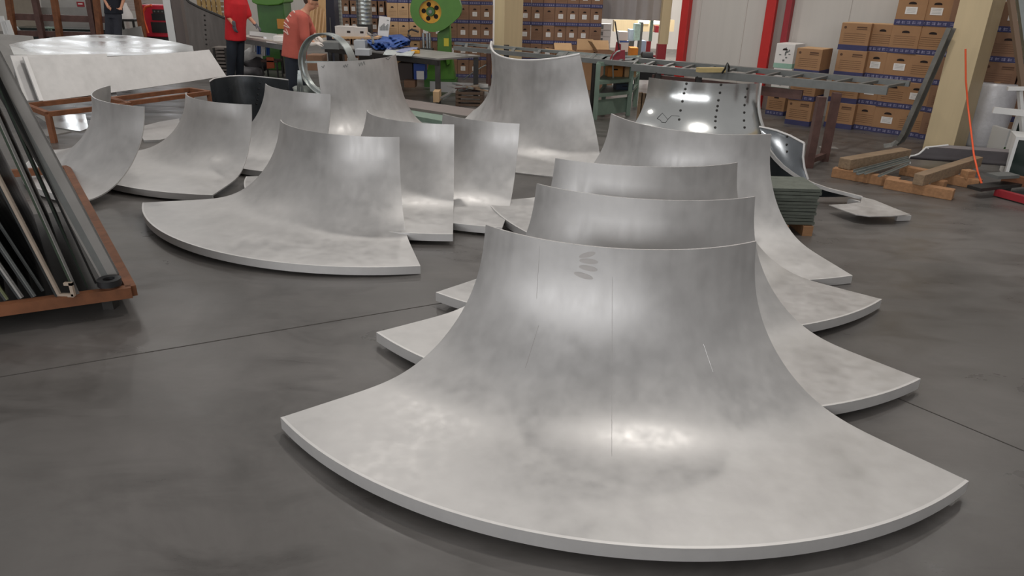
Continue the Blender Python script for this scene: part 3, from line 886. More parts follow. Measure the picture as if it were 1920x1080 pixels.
# stacks right of the cream column
base0 = un(1748, 264)
for c in range(4):
    base = base0 + UX * (.6 + c * .44) + VX * .05
    for k in range(5):
        kd = ('label', 'plain', 'lines', 'plain', 'label')[(k + c) % 5]
        place_carton(kd, 'd', base + Vector((0, 0, k * .392)), WANG + random.uniform(-.03, .03),
                     '%s, %s from the floor, %s stack right of the cream column' % (DESC[kd], ORD[k], ('first', 'second', 'third', 'fourth')[c]), 'cartons right of the cream column', (1.05, .95, 1.0))
# flaps standing open on two of them
for (px, py, yy, nm) in ((1527, 88, 11.75, 'open flap'),):
    pass
# middle wall of cartons, facing the viewer
YM = 17.0
def mid_x(px): return uy(px, 60, YM).x
groups_mid = [((737, 757, 778), 'between leaflet and green press', 'l', 5),
              ((798, 822, 846, 868, 890, 912), 'right of the green press', 'd', 5),
              ((962, 984, 1006, 1028, 1050, 1072, 1094, 1116), 'right of the middle column', 'd', 5)]
names_c = ['first', 'second', 'third', 'fourth', 'fifth', 'sixth', 'seventh', 'eighth']
for xs, where, mk, nlev in groups_mid:
    for ci, px in enumerate(xs):
        x = mid_x(px)
        gaps = [abs(mid_x(q_) - x) for q_ in xs if q_ != px]
        wsc = min(gaps) / .4 * .985
        for k in range(nlev):
            if nlev == 6 and k == 5 and ci > 5: continue
            kd = 'label' if mk == 'd' and (ci * 7 + k * 3) % 5 else 'plain'
            place_carton(kd, mk, (x, YM + random.uniform(0, .03), k * .392), random.uniform(-.03, .03),
                         '%s, %s from the floor, %s stack %s' % ({'label': 'labelled carton', 'plain': 'plain carton'}[kd], ORD[k], names_c[ci], where), 'cartons stacked ' + where, (wsc, .95, 1.0))
# spare cartons behind left (seen between the ducts)
for ci, px in enumerate((650, 664, 679, 702, 716, 730)):
    for k in range(5):
        place_carton('label', 'd', (uy(px, 40, 18.2).x, 18.2, k * .392), 0, 'reddish carton, %s from the floor, %s stack behind the spiral ducts' % (ORD[k], names_c[ci]), 'cartons behind the spiral ducts', (.55, .9, 1))
# open cartons on the floor before the middle stacks
def open_carton(px, py, y, w, h, d, rz, label, flaps, m=CARD):
    p = uy(px, py, y)
    r = thing('open_carton', label, 'carton', (p.x, p.y, 0), rz)
    H = p.z + h
    b = MB()
    for (cx, cy, sx, sy) in ((0, 0, w, .01), (0, d, w, .01), (-w / 2, d / 2, .01, d), (w / 2, d / 2, .01, d)):
        b.box((cx, cy, H / 2), (sx, sy, H))
    b.box((0, d / 2, .01), (w, d, .02))
    b.build('body', m, r, local=True)
    for (sx, ang) in flaps:
        f = MB()
        if sx in (-1, 1):
            f.prism([(sx * w / 2, 0, H), (sx * w / 2, d, H), (sx * (w / 2 + .22 * math.cos(ang)), d, H + .22 * math.sin(ang)), (sx * (w / 2 + .22 * math.cos(ang)), 0, H + .22 * math.sin(ang))], (0, 0, .006))
        else:
            yy = 0 if sx == 0 else d
            s = -1 if sx == 0 else 1
            f.prism([(-w / 2, yy, H), (w / 2, yy, H), (w / 2, yy + s * .22 * math.cos(ang), H + .22 * math.sin(ang)), (-w / 2, yy + s * .22 * math.cos(ang), H + .22 * math.sin(ang))], (0, .006, 0))
        f.build('flap', CARDL, r, local=True)
    return r
open_carton(1062, 104, 15.6, .38, .08, .4, .1, 'open carton left of three on the floor below the labelled stacks', ((-1, .1), (2, .6)), CARDL)
open_carton(1097, 104, 15.4, .34, .08, .4, -.05, 'open carton with one tall upright flap, middle of the three', ((2, 1.3), (1, -.3)), CARD)
open_carton(1136, 105, 15.2, .34, .09, .45, .12, 'open carton with dark inside beside the red seat back', ((-1, .9), (2, .9)), CARD2)

# ------------------------------------------------------------------ long steel tables behind the panels
def wp(px, py, z): return un(px, py, z)
t_fl, t_fr = un(1186, 126, .9), un(1664, 170, .9)
t_bl, t_br = un(1200, 113, .9), un(1706, 157, .9)
tb = thing('long_steel_table', 'long grey steel ladder-topped table running behind the shiny riveted panel', 'table', ((t_fl.x + t_fr.x) / 2, (t_fl.y + t_fr.y) / 2, 0))
MB().bar(t_fl, t_fr, .09, .1).build('front_rail', STEEL, tb)
MB().bar(t_bl, t_br, .12, .07).build('back_rail', STEEL, tb)
for k in range(12):
    t = (k + .4) / 12
    MB().bar(t_fl.lerp(t_fr, t), t_bl.lerp(t_br, min(1, t + .035)), .05, .03).build('rung', STEEL, tb)
for (top, foot) in (((1548, 166), (1515, 314)), ((1578, 166), (1544, 302))):
    f = un(*foot); g = uy(top[0], top[1], f.y)
    MB().bar(f, Vector((f.x, f.y, .86)), .09, .09).build('leg', BROWNSTEEL, tb)
f1, f2 = un(1515, 314), un(1544, 302)
MB().bar(f1 + Vector((0, 0, .08)), f2 + Vector((0, 0, .08)), .06, .06).build('brace', BROWNSTEEL, tb)
for t in (.12, .3):
    a = t_fl.lerp(t_fr, t)
    MB().bar(Vector((a.x, a.y, 0)), Vector((a.x, a.y, .86)), .08, .08).build('leg', DSTEEL, tb)
MB().bar(t_fl.lerp(t_fr, .1) + Vector((0, .05, -.14)), t_fl.lerp(t_fr, .72) + Vector((0, .05, -.16)), .06, .12).build('under_rail', BROWNSTEEL, tb)
d_ = MB().box((0, 0, .003), (.22, .13, .006)).build('plate', DULL, None, origin=(0, 0, 0)); d_.location = un(1553, 277, .1); d_.name = 'steel_offcut'; tag(d_, 'small pale steel offcut lying on the brace between the table legs', 'offcut')
d_.parent = None
# timber and clamp on it
p, q = un(1308, 131, .98), un(1358, 131, .98)
tag(MB().bar(p, q, .1, .06).build('timber_offcut', mat('pale_timber', (190, 170, 120), .8, var=.1)), 'pale timber offcut lying on the long ladder-topped table', 'timber')
cl = thing('clamp', 'small dark screw clamp standing on the long ladder-topped table', 'clamp', un(1364, 133, .95))
pp = [un(1354, 137, .95), un(1360, 128, 1.02), un(1364, 119, 1.1), un(1367, 125, 1.05), un(1366, 133, .97)]
MB().tube(pp, .014, 6).build('frame', DSTEEL, cl)
MB().cyl(pp[2], pp[2] + Vector((0, 0, -.12)), .01, n=8).build('screw', STEEL, cl)
# left table
u_fl, u_fr = un(852, 90, .9), un(1186, 121, .9)
u_bl, u_br = un(854, 81, .9), un(1200, 110, .9)
tb2_ = thing('long_steel_table', 'long narrow grey steel table behind the tallest flared panel', 'table', ((u_fl.x + u_fr.x) / 2, (u_fl.y + u_fr.y) / 2, 0))
MB().bar(u_fl, u_fr, .06, .07).build('front_rail', STEEL, tb2_)
MB().bar(u_bl, u_br, .07, .05).build('back_rail', GALV, tb2_)
for k in range(7):
    t = (k + .5) / 7
    MB().bar(u_fl.lerp(u_fr, t), u_bl.lerp(u_br, t), .05, .03).build('rung', STEEL, tb2_)
MB().prism([u_fl.lerp(u_fr, .6), u_fl.lerp(u_fr, 1), u_bl.lerp(u_br, 1), u_bl.lerp(u_br, .6)], (0, 0, -.02)).build('top_plate', GALV, tb2_)
for (x, y, m) in ((916, 160, BROWNSTEEL), (948, 168, DSTEEL), (1110, 215, DSTEEL)):
    f = un(x, y); MB().cyl(Vector((f.x, f.y, 0)), Vector((f.x, f.y, .88)), .055, n=12).build('leg', m, tb2_)
# pale green trestle frame at the junction
gp = [un(1115, 224), un(1177, 216), un(1190, 200), un(1130, 205)]
gr = thing('green_trestle', 'pale green steel frame trestle with shelves under the junction of the tables', 'trestle', (gp[0] + gp[1]) / 2)
for p in gp[:3] + [gp[3]]:
    MB().box((p.x, p.y, .44), (.07, .07, .88)).build('leg', GREENSTEEL, gr)
for z in (.87, .58, .38):
    for a, b in ((0, 1), (1, 2), (2, 3), (3, 0)):
        MB().bar(gp[a] + Vector((0, 0, z)), gp[b] + Vector((0, 0, z)), .05, .06 if z > .8 else .05).build('rail', GREENSTEEL, gr)
MB().prism([p + Vector((0, 0, .4)) for p in gp], (0, 0, -.015)).build('shelf', STEEL, gr)
MB().prism([p + Vector((0, 0, .61)) for p in gp], (0, 0, -.015)).build('shelf', GREENSTEEL, gr)
MB().prism([gp[0] + Vector((0, .04, .05)), gp[1] + Vector((0, .04, .05)), gp[1] + Vector((0, .04, .3)), gp[0] + Vector((0, .04, .3))], (0, .01, 0)).build('back_panel', GREENSTEEL, gr)
def small_box(name, cat, label, px0, py0, px1, py1, y, d, m, bev=.004, rz=0, parts=None):
    a, b = uy(px0, py1, y), uy(px1, py0, y)
    w_, h_ = abs(b.x - a.x), abs(b.z - a.z)
    c = Vector(((a.x + b.x) / 2, y + d / 2, min(a.z, b.z)))
    r = thing(name, label, cat, c, rz)
    MB().box((0, 0, h_ / 2), (w_, d, h_)).build('body', m, r, local=True, bevel=bev)
    return r, w_, h_, d
gm = (gp[0] + gp[1] + gp[2] + gp[3]) / 4
def shelf_box(dx, z, s, label, m, rz=0.1, nm='small_carton', cat='carton'):
    r = thing(nm, label, cat, gm + Vector((dx, 0, z)), rz)
    MB().box((0, 0, s[2] / 2), s).build('body', m, r, local=True, bevel=.006)
    MB().box((0, -s[1] / 2 - .002, s[2] * .6), (s[0] * .3, .003, s[2] * .12)).build('hand_hole', HOLE, r, local=True)
    return r
shelf_box(-.08, .61, (.26, .22, .2), 'small orange brown carton on the upper shelf of the green frame', mat('orange_card', (196, 128, 66), .85))
shelf_box(.18, .61, (.2, .2, .17), 'small pale carton beside the orange one on the green frame', CARDL)
shelf_box(.1, .4, (.3, .24, .1), 'dark blue tool tray on the lower shelf of the green frame', mat('dark_blue_plastic', (44, 56, 76), .5), nm='tool_tray', cat='tray')
# dark red seat back with a bent steel hoop
sr = thing('red_seat_back', 'dark red seat back with a bent steel hoop standing on the table end', 'seat', un(1160, 119, .93))
sp = [uy(x, y, 12.35) for x, y in ((1143, 119), (1144, 108), (1149, 100), (1157, 95), (1172, 93.5), (1172, 119))]
MB().prism(sp, (0, .03, 0)).build('pad', mat('dark_red_vinyl', (134, 36, 48), .5), sr, bevel=.006)
MB().tube([uy(x, y, 12.3) for x, y in ((1150, 150), (1149, 120), (1147, 112), (1150, 104), (1157, 97), (1163, 95))], .013, 6).build('hoop', GALV, sr)
# black machine stand and timber planks standing left of the shiny panel
ms = thing('black_stand', 'black steel machine stand below the table, left of the shiny riveted panel', 'stand', un(1205, 192))
b0 = un(1205, 192)
MB().box((b0.x, b0.y, .5), (.36, .3, .14)).build('box', BLACK, ms)
for dx, dy in ((-.16, -.12), (.16, -.12), (-.16, .12), (.16, .12)):
    MB().box((b0.x + dx, b0.y + dy, .4), (.04, .04, .8)).build('leg', BLACK, ms)
MB().cyl((b0.x - .1, b0.y, .82), (b0.x + .1, b0.y, .82), .1, n=16).build('motor', BLACK, ms, smooth=40)
for k, (x, w_) in enumerate(((1197, .06), (1203, .07), (1210, .07))):
    p = uy(x, 222, 11.3); p.z = 0
    tag(MB().box((p.x, p.y, .26), (w_, .03, .52 - k * .02)).build('timber_plank', WOODG), ('narrow brown plank', 'middle brown plank', 'right-hand brown plank')[k] + ' standing upright left of the shiny riveted panel', 'plank', 'upright planks')
# dark steel drum base behind the table
p = un(1244, 152); tag(MB().lathe([(.3, 0), (.3, .06), (.14, .3), (.1, .34)], 20, (p.x, p.y, 0)).build('drum_base', DSTEEL, smooth=40), 'dark conical steel base on the floor beneath the table near the red post', 'base')

# ------------------------------------------------------------------ things seen through the opening beyond
RP = lambda px, py0, py1, y, w_, m, nm, label, cat: None
p = uy(1238, 110, 17.2); p.z = 0
post = thing('bollard_post', 'cream post with a red painted lower half at the right side of the opening', 'post', p)
MB().box((p.x, p.y, .42), (.2, .2, .84)).build('red_base', DREDM, post)
MB().box((p.x + .02, p.y, 3.3), (.2, .2, 4.92)).build('upper_post', CREAM, post)
p = uy(1213, 115, 18.6); p.z = 0
gt = thing('pole_gate', 'red and grey pole frame standing in the opening beyond the table', 'frame', p)
MB().box((p.x, p.y, .4), (.1, .1, .8)).build('red_pole', DREDM, gt)
MB().box((p.x + .03, p.y, 1.15), (.07, .07, .7)).build('grey_pole', GREENSTEEL, gt)
MB().bar((p.x, p.y, .45), (p.x + .42, p.y, .45), .05, .05).build('crossbar', DREDM, gt)
p2 = uy(1156, 95, 18.4); p2.z = 0
ss = thing('sign_stand', 'dark red leaning stand with a thin black pole at the left of the opening', 'stand', p2)
MB().prism([(p2.x - .08, p2.y, .0), (p2.x + .14, p2.y, 0), (p2.x + .1, p2.y, .72), (p2.x - .02, p2.y, .78)], (0, .04, 0)).build('panel', DREDM, ss)
MB().bar((p2.x + .2, p2.y - .05, 0), (p2.x - .1, p2.y - .05, 1.25), .03, .03).build('pole', BLACK, ss)
# strip stack of white packages left of the opening
for k in range(6):
    z0 = .35 + k * .145
    x0, x1 = uy(1125, 60, 17.7).x, uy(1146, 60, 17.7).x
    r = thing('white_package', '%s white package in the narrow stack left of the opening' % ('lowest', 'second lowest', 'third lowest', 'fourth lowest', 'fifth', 'topmost')[k], 'package', ((x0 + x1) / 2, 17.9, .35 + k * .145), 0, 'white packages left of the opening')
    MB().box((0, 0, .07), (x1 - x0, .35, .138)).build('body', PAPER, r, local=True, bevel=.005)
    lt = MB(); 
    MB().box((-.08, -.177, .07), (.05, .002, .09)).build('print', STEEL, r, local=True)
tag(MB().box((uy(1136, 60, 17.7).x, 17.9, .175), (.34, .4, .35)).build('white_crate', PAPER), 'white crate beneath the narrow stack of white packages', 'crate')
def bx(name, cat, label, px0, py0, px1, py1, y, d, m, group=None):
    r, w_, h_, d_ = small_box(name, cat, label, px0, py0, px1, py1, y, d, m)
    if y > 19 and r.location.z > .05 and name not in ('wall_box', 'green_white_bag') and not label.startswith('white box with'):
        MB().box((0, 0, -r.location.z / 2), (w_ * .9, d_ * .9, r.location.z)).build('stand', STEEL, r, local=True)  # unseen support added from the raised box down to the floor
    if group: r['group'] = group
    return r, w_, h_, d_
bx('white_box', 'box', 'white box with blue band beyond the opening, above the red seat back', 1160, 60, 1178, 76, 20.0, .5, WHITEM)
r, w_, h_, d_ = bx('white_box', 'box', 'lower white box beyond the opening, resting under another white box', 1160, 77, 1179, 97, 20.0, .5, WHITEM)
MB().box((0, -.252, h_ * .93), (w_, .004, h_ * .14)).build('blue_band', BLUET, r, local=True)
bx('grey_bale', 'bale', 'blue white wrapped bale beyond the opening', 1180, 56, 1192, 77, 20.4, .5, mat('pale_blue_wrap', (190, 204, 220), .5, var=.1))
bx('green_white_bag', 'bag', 'pale green and white bag standing on the bale stack beyond the opening', 1189, 45, 1202, 76, 20.2, .4, mat('pale_green_wrap', (176, 206, 196), .5, var=.15, scale=14))
bx('grey_drum', 'box', 'small grey round-topped unit beyond the opening beside the green white bag', 1200, 42, 1207, 60, 20.3, .3, STEEL)
bx('orange_box', 'box', 'orange timber box standing on the floor beyond the opening', 1181, 90, 1197, 107, 19.4, .4, mat('orange_box_paint', (208, 130, 44), .7, var=.12))
bx('grey_cabinet', 'cabinet', 'grey blue cabinet beyond the opening left of the grey pole', 1201, 77, 1212, 100, 21.5, .5, mat('grey_blue_paint', (140, 150, 168), .5))
bx('wall_box', 'box', 'small white and dark red box hung high beyond the opening', 1228, 49, 1236, 61, 22.0, .3, DREDM)
struct(MB().bar(uy(1150, 48, 25), uy(1262, 48, 25), .4, .35).build('trim_8', CREAM))
# far lamp panels under the roof beyond the opening
for k, (x0, x1, y0, y1) in enumerate(((1197, 1217, 37.5, 44), (1220, 1245, 38, 45))):
    a, b = uy(x0, y1, 24.77), uy(x1, y0, 24.77)
    o = MB().box(((a.x + b.x) / 2, 24.77, (a.z + b.z) / 2), (b.x - a.x, .06, b.z - a.z)).build('lamp_panel', mat('lamp_glow', (255, 250, 240), .5, emit=(255, 248, 238), estr=2.2))
    tag(o, ('left glowing lamp panel under the curtain door', 'right glowing lamp panel under the curtain door')[k], 'lamp')
d = bpy.data.lights.new('far_lamp', 'AREA'); d.size = 3; d.energy = 700; d.color = (1, .96, .92)
o = bpy.data.objects.new('far_lamp', d); o.location = (4.2, 21.5, 5.2); COL.objects.link(o)

# ------------------------------------------------------------------ right foreground: timbers, profiles, roll, frames
def timber(p, q, w_, h_, label, m=WOOD, cat='timber', nm='timber_beam'):
    p, q = Vector(p), Vector(q)
    o = MB().bar(p, q, w_, h_).build(nm, m, bevel=.006)
    return tag(o, label, cat, 'timbers of the loose pallet frame')
fa_, fb_ = un(1563, 327, .06), un(1795, 362, .06)
timber(un(1562, 322, .055), un(1685, 343, .055), .11, .11, 'squared timber on the floor at the left end under the round-nosed beam')
timber(un(1660, 343, .055), un(1788, 365, .055), .11, .11, 'orange brown squared timber lying nearest on the floor, right end cut square')
bl_, br_ = un(1690, 318, .055), un(1838, 346, .055)
timber(bl_, br_, .11, .11, 'squared timber at the back of the loose pallet frame')
timber(un(1583, 307, .175), un(1697, 287, .175), .15, .12, 'weathered beam lying across the left end of the floor timbers', WOODG)
timber(un(1722, 337, .17), un(1832, 302, .17), .11, .12, 'weathered grey beam lying across the right end of the floor timbers', WOODG)
timber(un(1748, 343, .06), un(1772, 348, .06), .1, .1, 'short brown timber block under the right cross beam')
timber(un(1808, 325, .14), un(1822, 329, .14), .12, .1, 'short timber block stacked at the back right of the pallet frame')
for k, (a, b, r_) in enumerate((((1602, 321), (1704, 295), .016), ((1608, 325), (1705, 298), .018), ((1622, 325), (1707, 300), .014), ((1648, 330), (1706, 306), .013))):
    p, q = un(*a, .135), un(*b, .19)
    tag(MB().sweep([p, q], [(-r_, -r_), (r_, -r_), (r_, -r_ * .4), (-r_ * .4, -r_ * .4), (-r_ * .4, r_), (-r_, r_)]).build('aluminium_profile', GALV), ('pale aluminium profile nearest the weathered beam', 'second aluminium profile of the bundle between the timbers', 'third aluminium profile of the bundle between the timbers', 'short aluminium profile lying apart, lowest of the bundle')[k], 'profile', 'aluminium profiles on the timbers')
# dark extruded curved profile lying on the back timbers
cp = thing('curved_profile', 'long dark moulded profile with white cut end resting on the back timbers', 'profile', un(1760, 310))
prof_px = [(1702, 301), (1706, 297), (1714, 296), (1722, 293), (1729, 287), (1735, 281), (1745, 280), (1776, 276.5), (1776, 292)]
YP = un(1740, 312, .1).y + .32
front = [uy(x, y, YP) + Vector((0, 0, .03)) for x, y in prof_px]
ext = Vector((1.15, -.28, -.0))
MB().grid([front[:7], [p + ext for p in front[:7]]], (0, .006, -.01)).build('moulded_face', mat('dark_moulding_face', (84, 80, 82), .35, .5, var=.08), cp, smooth=50)
MB().grid([front[6:], [p + ext for p in front[6:]]], (0.004, .006, -.006)).build('top_face', mat('grey_moulding_top', (140, 134, 134), .4, .4), cp)
MB().tube(front, .012, 6).build('cut_end', WHITEM, cp)
MB().tube([front[5], uy(1752, 284, YP), uy(1776, 292, YP)], .012, 6).build('cut_end', WHITEM, cp)
MB().prism([uy(1702, 301, YP), uy(1708, 302, YP), uy(1708, 308, YP), uy(1702, 308, YP)], (0, .02, 0)).build('hook', WHITEM, cp)
# steel channel leaning on the cream column
p0, p1 = un(1672, 276, .03), uy(1786, 45, 9.8)
p_foot = un(1650, 268, .03)
ch = thing('steel_channel', 'long grey steel channel leaning against the cream column with its foot on the floor', 'channel', un(1670, 276))
chp = [un(1660, 272, .06), un(1676, 268, .10), un(1690, 256, .17)] 
top = uy(1781, 52, un(1740, 280).y - .3)
path = [un(1664, 274, .035), un(1684, 270, .06)]
st_ = uy(1690, 262, 9.9)
path = [uy(1662, 270, 9.95), uy(1676, 268, 9.93), uy(1686, 262, 9.9), uy(1694, 250, 9.87), top]
cs = [(-.075, .05), (-.075, -.01), (.075, -.01), (.075, .05), (.062, .05), (.062, .004), (-.062, .004), (-.062, .05)]
for p in path: p.z = max(p.z, .02)
def sweep_fix(path, prof, sdir):
    vs = []; n = len(prof); b = MB()
    sdir = Vector(sdir).normalized()
    for i, p in enumerate(path):
        d = (path[min(i + 1, len(path) - 1)] - path[max(i - 1, 0)]).normalized()
        u = sdir.cross(d).normalized()
        if u.y > 0: u = -u
        vs += [p + sdir * a + u * c for a, c in prof]
    fs = [(i * n + j, i * n + (j + 1) % n, (i + 1) * n + (j + 1) % n, (i + 1) * n + j) for i in range(len(path) - 1) for j in range(n)]
    fs += [tuple(reversed(range(n))), tuple(range((len(path) - 1) * n, len(path) * n))]
    return b.add(vs, fs)
axis = (top - path[2]).normalized()
MB_ch = sweep_fix(path, cs, (.80, .6, 0))
MB_ch.build('channel', mat('channel_steel', (126, 124, 118), .4, .6, var=.15, scale=7), ch)
# bubble wrap roll
rb = un(1851, 286)
ro = thing('bubble_wrap_roll', 'tall silvery roll of bubble wrap standing behind the cream column', 'roll', (rb.x + .17, rb.y + .46, 0))
MB().lathe([(.27, 0.02), (.29, .06), (.285, .3), (.295, .5), (.29, .7), (.285, .86), (.26, .9), (.08, .9), (.06, .88)], 36).build('roll', WRAP, ro, local=True, smooth=50)
MB().lathe([(.07, .86), (.07, .915), (.05, .915), (.05, .86)], 20, cap=False).build('core', CARD, ro, local=True, smooth=40)
MB().cyl((0, 0, 0), (0, 0, .03), .2, n=24).build('core_base', CARD, ro, local=True)
# orange hose
hp = [uy(1812, -5, 9.3), uy(1810, 60, 9.3), uy(1811, 150, 9.25), uy(1815, 200, 9.2), uy(1820, 240, 8.9), uy(1826, 290, 8.4), uy(1834, 325, 8.1), un(1841, 345, .1)]
hs = [poly_at(hp, k / 40) for k in range(41)]
tag(MB().tube(hs[8:], .011, 8, up=(0, 1, 0)).build('orange_hose', ORANGE, smooth=60), 'orange hose hanging beside the cream column down to the floor steel', 'hose')
# white framed glass units stacked at the right edge
def frame_unit(px0, py0, px1, py1, y, d, label, sub=True):
    a, b = uy(px0, py1, y), uy(px1, py0, y)
    w_, h_ = b.x - a.x, b.z - a.z
    r = thing('framed_unit', label, 'framed panel', ((a.x + b.x) / 2, y, a.z), -.45)
    t = .035
    for (c, s) in (((0, 0, t / 2), (w_, d, t)), ((0, 0, h_ - t / 2), (w_, d, t)), ((-w_ / 2 + t / 2, 0, h_ / 2), (t, d, h_ - 2 * t)), ((w_ / 2 - t / 2, 0, h_ / 2), (t, d, h_ - 2 * t))):
        MB().box(c, s).build('frame_bar', WHITEM, r, local=True)
    MB().box((0, -d / 2 + .02, h_ / 2), (w_ - 2 * t, .012, h_ - 2 * t)).build('pane', DGLASS, r, local=True)
    return r
frame_unit(1884, 256, 1990, 332, 8.6, .45, 'lower white framed dark unit at the right edge above the steel bars')
frame_unit(1898, 215, 1990, 268, 9.2, .12, 'upper white framed dark unit at the right edge')
r, w_, h_, d_ = small_box('blue_green_box', 'box', 'pale box with green and blue stripes behind the white frames', 1876, 244, 1900, 297, 9.5, .35, WHITEM)
MB().box((0, -.177, h_ * .2), (w_, .004, h_ * .16)).build('blue_stripe', BLUET, r, local=True)
MB().box((0, -.177, h_ * .36), (w_, .004, h_ * .08)).build('green_stripe', GREEN2, r, local=True)
wb = thing('white_rail', 'white folded rail jutting in from the right edge before the bubble wrap roll', 'rail', uy(1900, 218, 8.9))
MB().bar(uy(1862, 206, 8.95), uy(1985, 219, 8.7), .05, .07).build('rail', WHITEM, wb)
MB().bar(uy(1889, 166, 9.1), uy(1985, 166, 8.9), .1, .04).build('shelf_edge', WHITEM, wb)
MB().bar(uy(1912, 170, 9.05), uy(1918, 256, 9.05), .04, .06, up=(0, 1, 0)).build('upright', WHITEM, wb)
MB().bar(uy(1940, 170, 9.0), Vector((uy(1940, 300, 9.0).x, 9.0, 0)), .06, .06, up=(0, 1, 0)).build('leg', WHITEM, wb)
# tall leaning profiles at the top right
for k, (x0, x1, m, lb) in enumerate(((1890, 1918, mat('bronze_profile', (132, 110, 92), .5, .2), 'tall bronze profile leaning at the top right edge'), (1906, 1934, GALV, 'tall silver profile leaning at the top right edge'), (1914, 1942, GALV, 'second silver profile leaning at the top right, outermost'))):
    a, b = uy(x0, -40, 9.6), uy(x1, 168, 9.3)
    bb = b + (b - a).normalized() * ((b.z) / max(.05, (a - b).normalized().z))
    tag(MB().bar(bb, a, .06, .06, up=(0, 1, 0)).build('leaning_profile', m), lb, 'profile')
# steel bars low on the floor at the right edge
bk = thing('steel_bar_rack', 'dark flat steel bars with a red lower rail on the floor, right edge', 'rack', un(1880, 372))
MB().bar(un(1826, 353, .1), un(1960, 338, .1), .16, .035).build('flat_bar', DSTEEL, bk)
MB().bar(un(1860, 330, .2), un(1900, 328, .2), .16, .035).build('flat_bar', STEEL, bk)
MB().bar(un(1868, 360, .05), un(1990, 392, .05), .07, .07).build('red_rail', DREDM, bk)
MB().bar(un(1880, 332, .15), un(1960, 350, .12), .08, .1).build('brown_rail', RUST, bk)
MB().box((un(1880, 360).x, un(1880, 360).y, .045), (.1, .1, .09)).build('foot', DSTEEL, bk)

# ------------------------------------------------------------------ middle background: planks, scrap, bench, press
def long_sheet(a, b, wv, z, m, label, th=.02):
    p, q = un(*a, z), un(*b, z)
    d = (q - p).normalized(); s = Vector((-d.y, d.x, 0)) * wv
    o = MB().prism([p, q, q + s, p + s], (0, 0, -th)).build('long_sheet', m)
    return tag(o, label, 'metal sheet', 'long sheets behind the left group')
long_sheet((640, 205), (905, 262), .35, .06, GALV, 'pale galvanised long sheet nearest the flared panels', .05)
long_sheet((640, 192), (900, 240), .5, .12, GREENSTEEL, 'pale greenish long sheet lying second from the flared panels', .11)
long_sheet((640, 182), (905, 222), .6, .16, mat('mauve_grey_sheet', (134, 124, 120), .6, .2, var=.08, scale=4), 'brownish grey long sheet lying nearest the scrap crates', .15)
wsb = thing('white_board', 'long low pale board standing on edge behind the scrap crates', 'board', un(860, 168))
a, b = uy(806, 161, 14.2), uy(915, 167, 14.0)
MB().prism([Vector((a.x, a.y, .05)), Vector((b.x, b.y, .05)), Vector((b.x, b.y, .05 + .19)), Vector((a.x, a.y, .05 + .19))], (0, .03, 0)).build('board', mat('pale_board', (206, 204, 200), .6, .1), wsb)
MB().box(((a.x + b.x) / 2, 14.13, .03), (.1, .1, .06)).build('foot', DSTEEL, wsb)
def crate(px0, py0, px1, py1, y, d, label, m):
    a, b = uy(px0, py1, y), uy(px1, py0, y)
    w_, h_ = b.x - a.x, max(.12, b.z - max(a.z, 0))
    r = thing('slatted_crate', label, 'crate', ((a.x + b.x) / 2, y, 0))
    for sx in (-1, 1):
        for yy in (0, d):
            MB().box((sx * (w_ / 2 - .02), yy, h_ / 2), (.05, .05, h_)).build('post', m, r, local=True)
    n = 4
    for k in range(n):
        z = .03 + (h_ - .06) * k / (n - 1)
        for yy in (0, d):
            MB().box((0, yy - .03, z), (w_, .015, h_ / n * .6)).build('slat', m, r, local=True)
        for sx in (-1, 1):
            MB().box((sx * w_ / 2, d / 2, z), (.015, d, h_ / n * .6)).build('slat', m, r, local=True)
    MB().box((0, d / 2, h_ * .8), (w_ - .06, d - .06, .02)).build('load_board', HOLE, r, local=True)
    return r, w_, h_, d
SCRAP = mat('dark_timber_slats', (92, 74, 60), .85, var=.25, scale=8)
cr, w_, h_, d_ = crate(855, 172, 905, 200, 12.8, .5, 'dark slatted crate heaped with scrap offcuts behind the long sheets', SCRAP)
for k in range(22):
    a_ = random.uniform(0, PI)
    c = Vector((cr.location.x + random.uniform(-.4, .4) * w_, 12.8 + random.uniform(.1, .9) * d_, h_ + random.uniform(.0, .06)))
    dv = Vector((math.cos(a_), math.sin(a_) * .6, random.uniform(-.12, .12))) * random.uniform(.08, .2)
    o = MB().bar(c - dv, c + dv, random.uniform(.015, .05), random.uniform(.01, .04)).build('scrap_offcut', random.choice((GALV, DULL, STEEL, WOODG, BROWNSTEEL)))
    tag(o, 'metal offcut in the scrap heap on top of the dark slatted crate', 'offcut', 'scrap on the slatted crate')
bx('pale_timber_block', 'timber', 'pale timber block end standing beside the bench leg', 812, 172, 823, 192, 12.7, .4, mat('pale_block', (196, 164, 126), .8, var=.1))
for k, (a, b) in enumerate((((823, 185), (850, 170)), ((830, 186), (848, 174)), ((838, 162), (866, 165)), ((848, 156), (868, 162)))):
    p, q = uy(*a, 12.9 + .1 * k), uy(*b, 12.95 + .1 * k)
    tag(MB().bar(p, q, .03, .03).build('metal_strip', GALV if k % 2 else DULL), ('bright bent metal strip sloping up beside the pale timber block', 'thin metal strip behind the sloping bright strip', 'flat metal strip lying before the pale board', 'short dark tipped strip leaning on the pale board')[k], 'metal strip', 'loose strips by the scrap crate')
p, q = uy(868, 150, 14.6), uy(911, 122, 14.3)
tag(MB().tube([p, p.lerp(q, .5) + Vector((0, 0, .02)), q], .012, 6).build('bent_rod', GALV), 'thin pale bent rod propped against the brown table leg', 'rod')

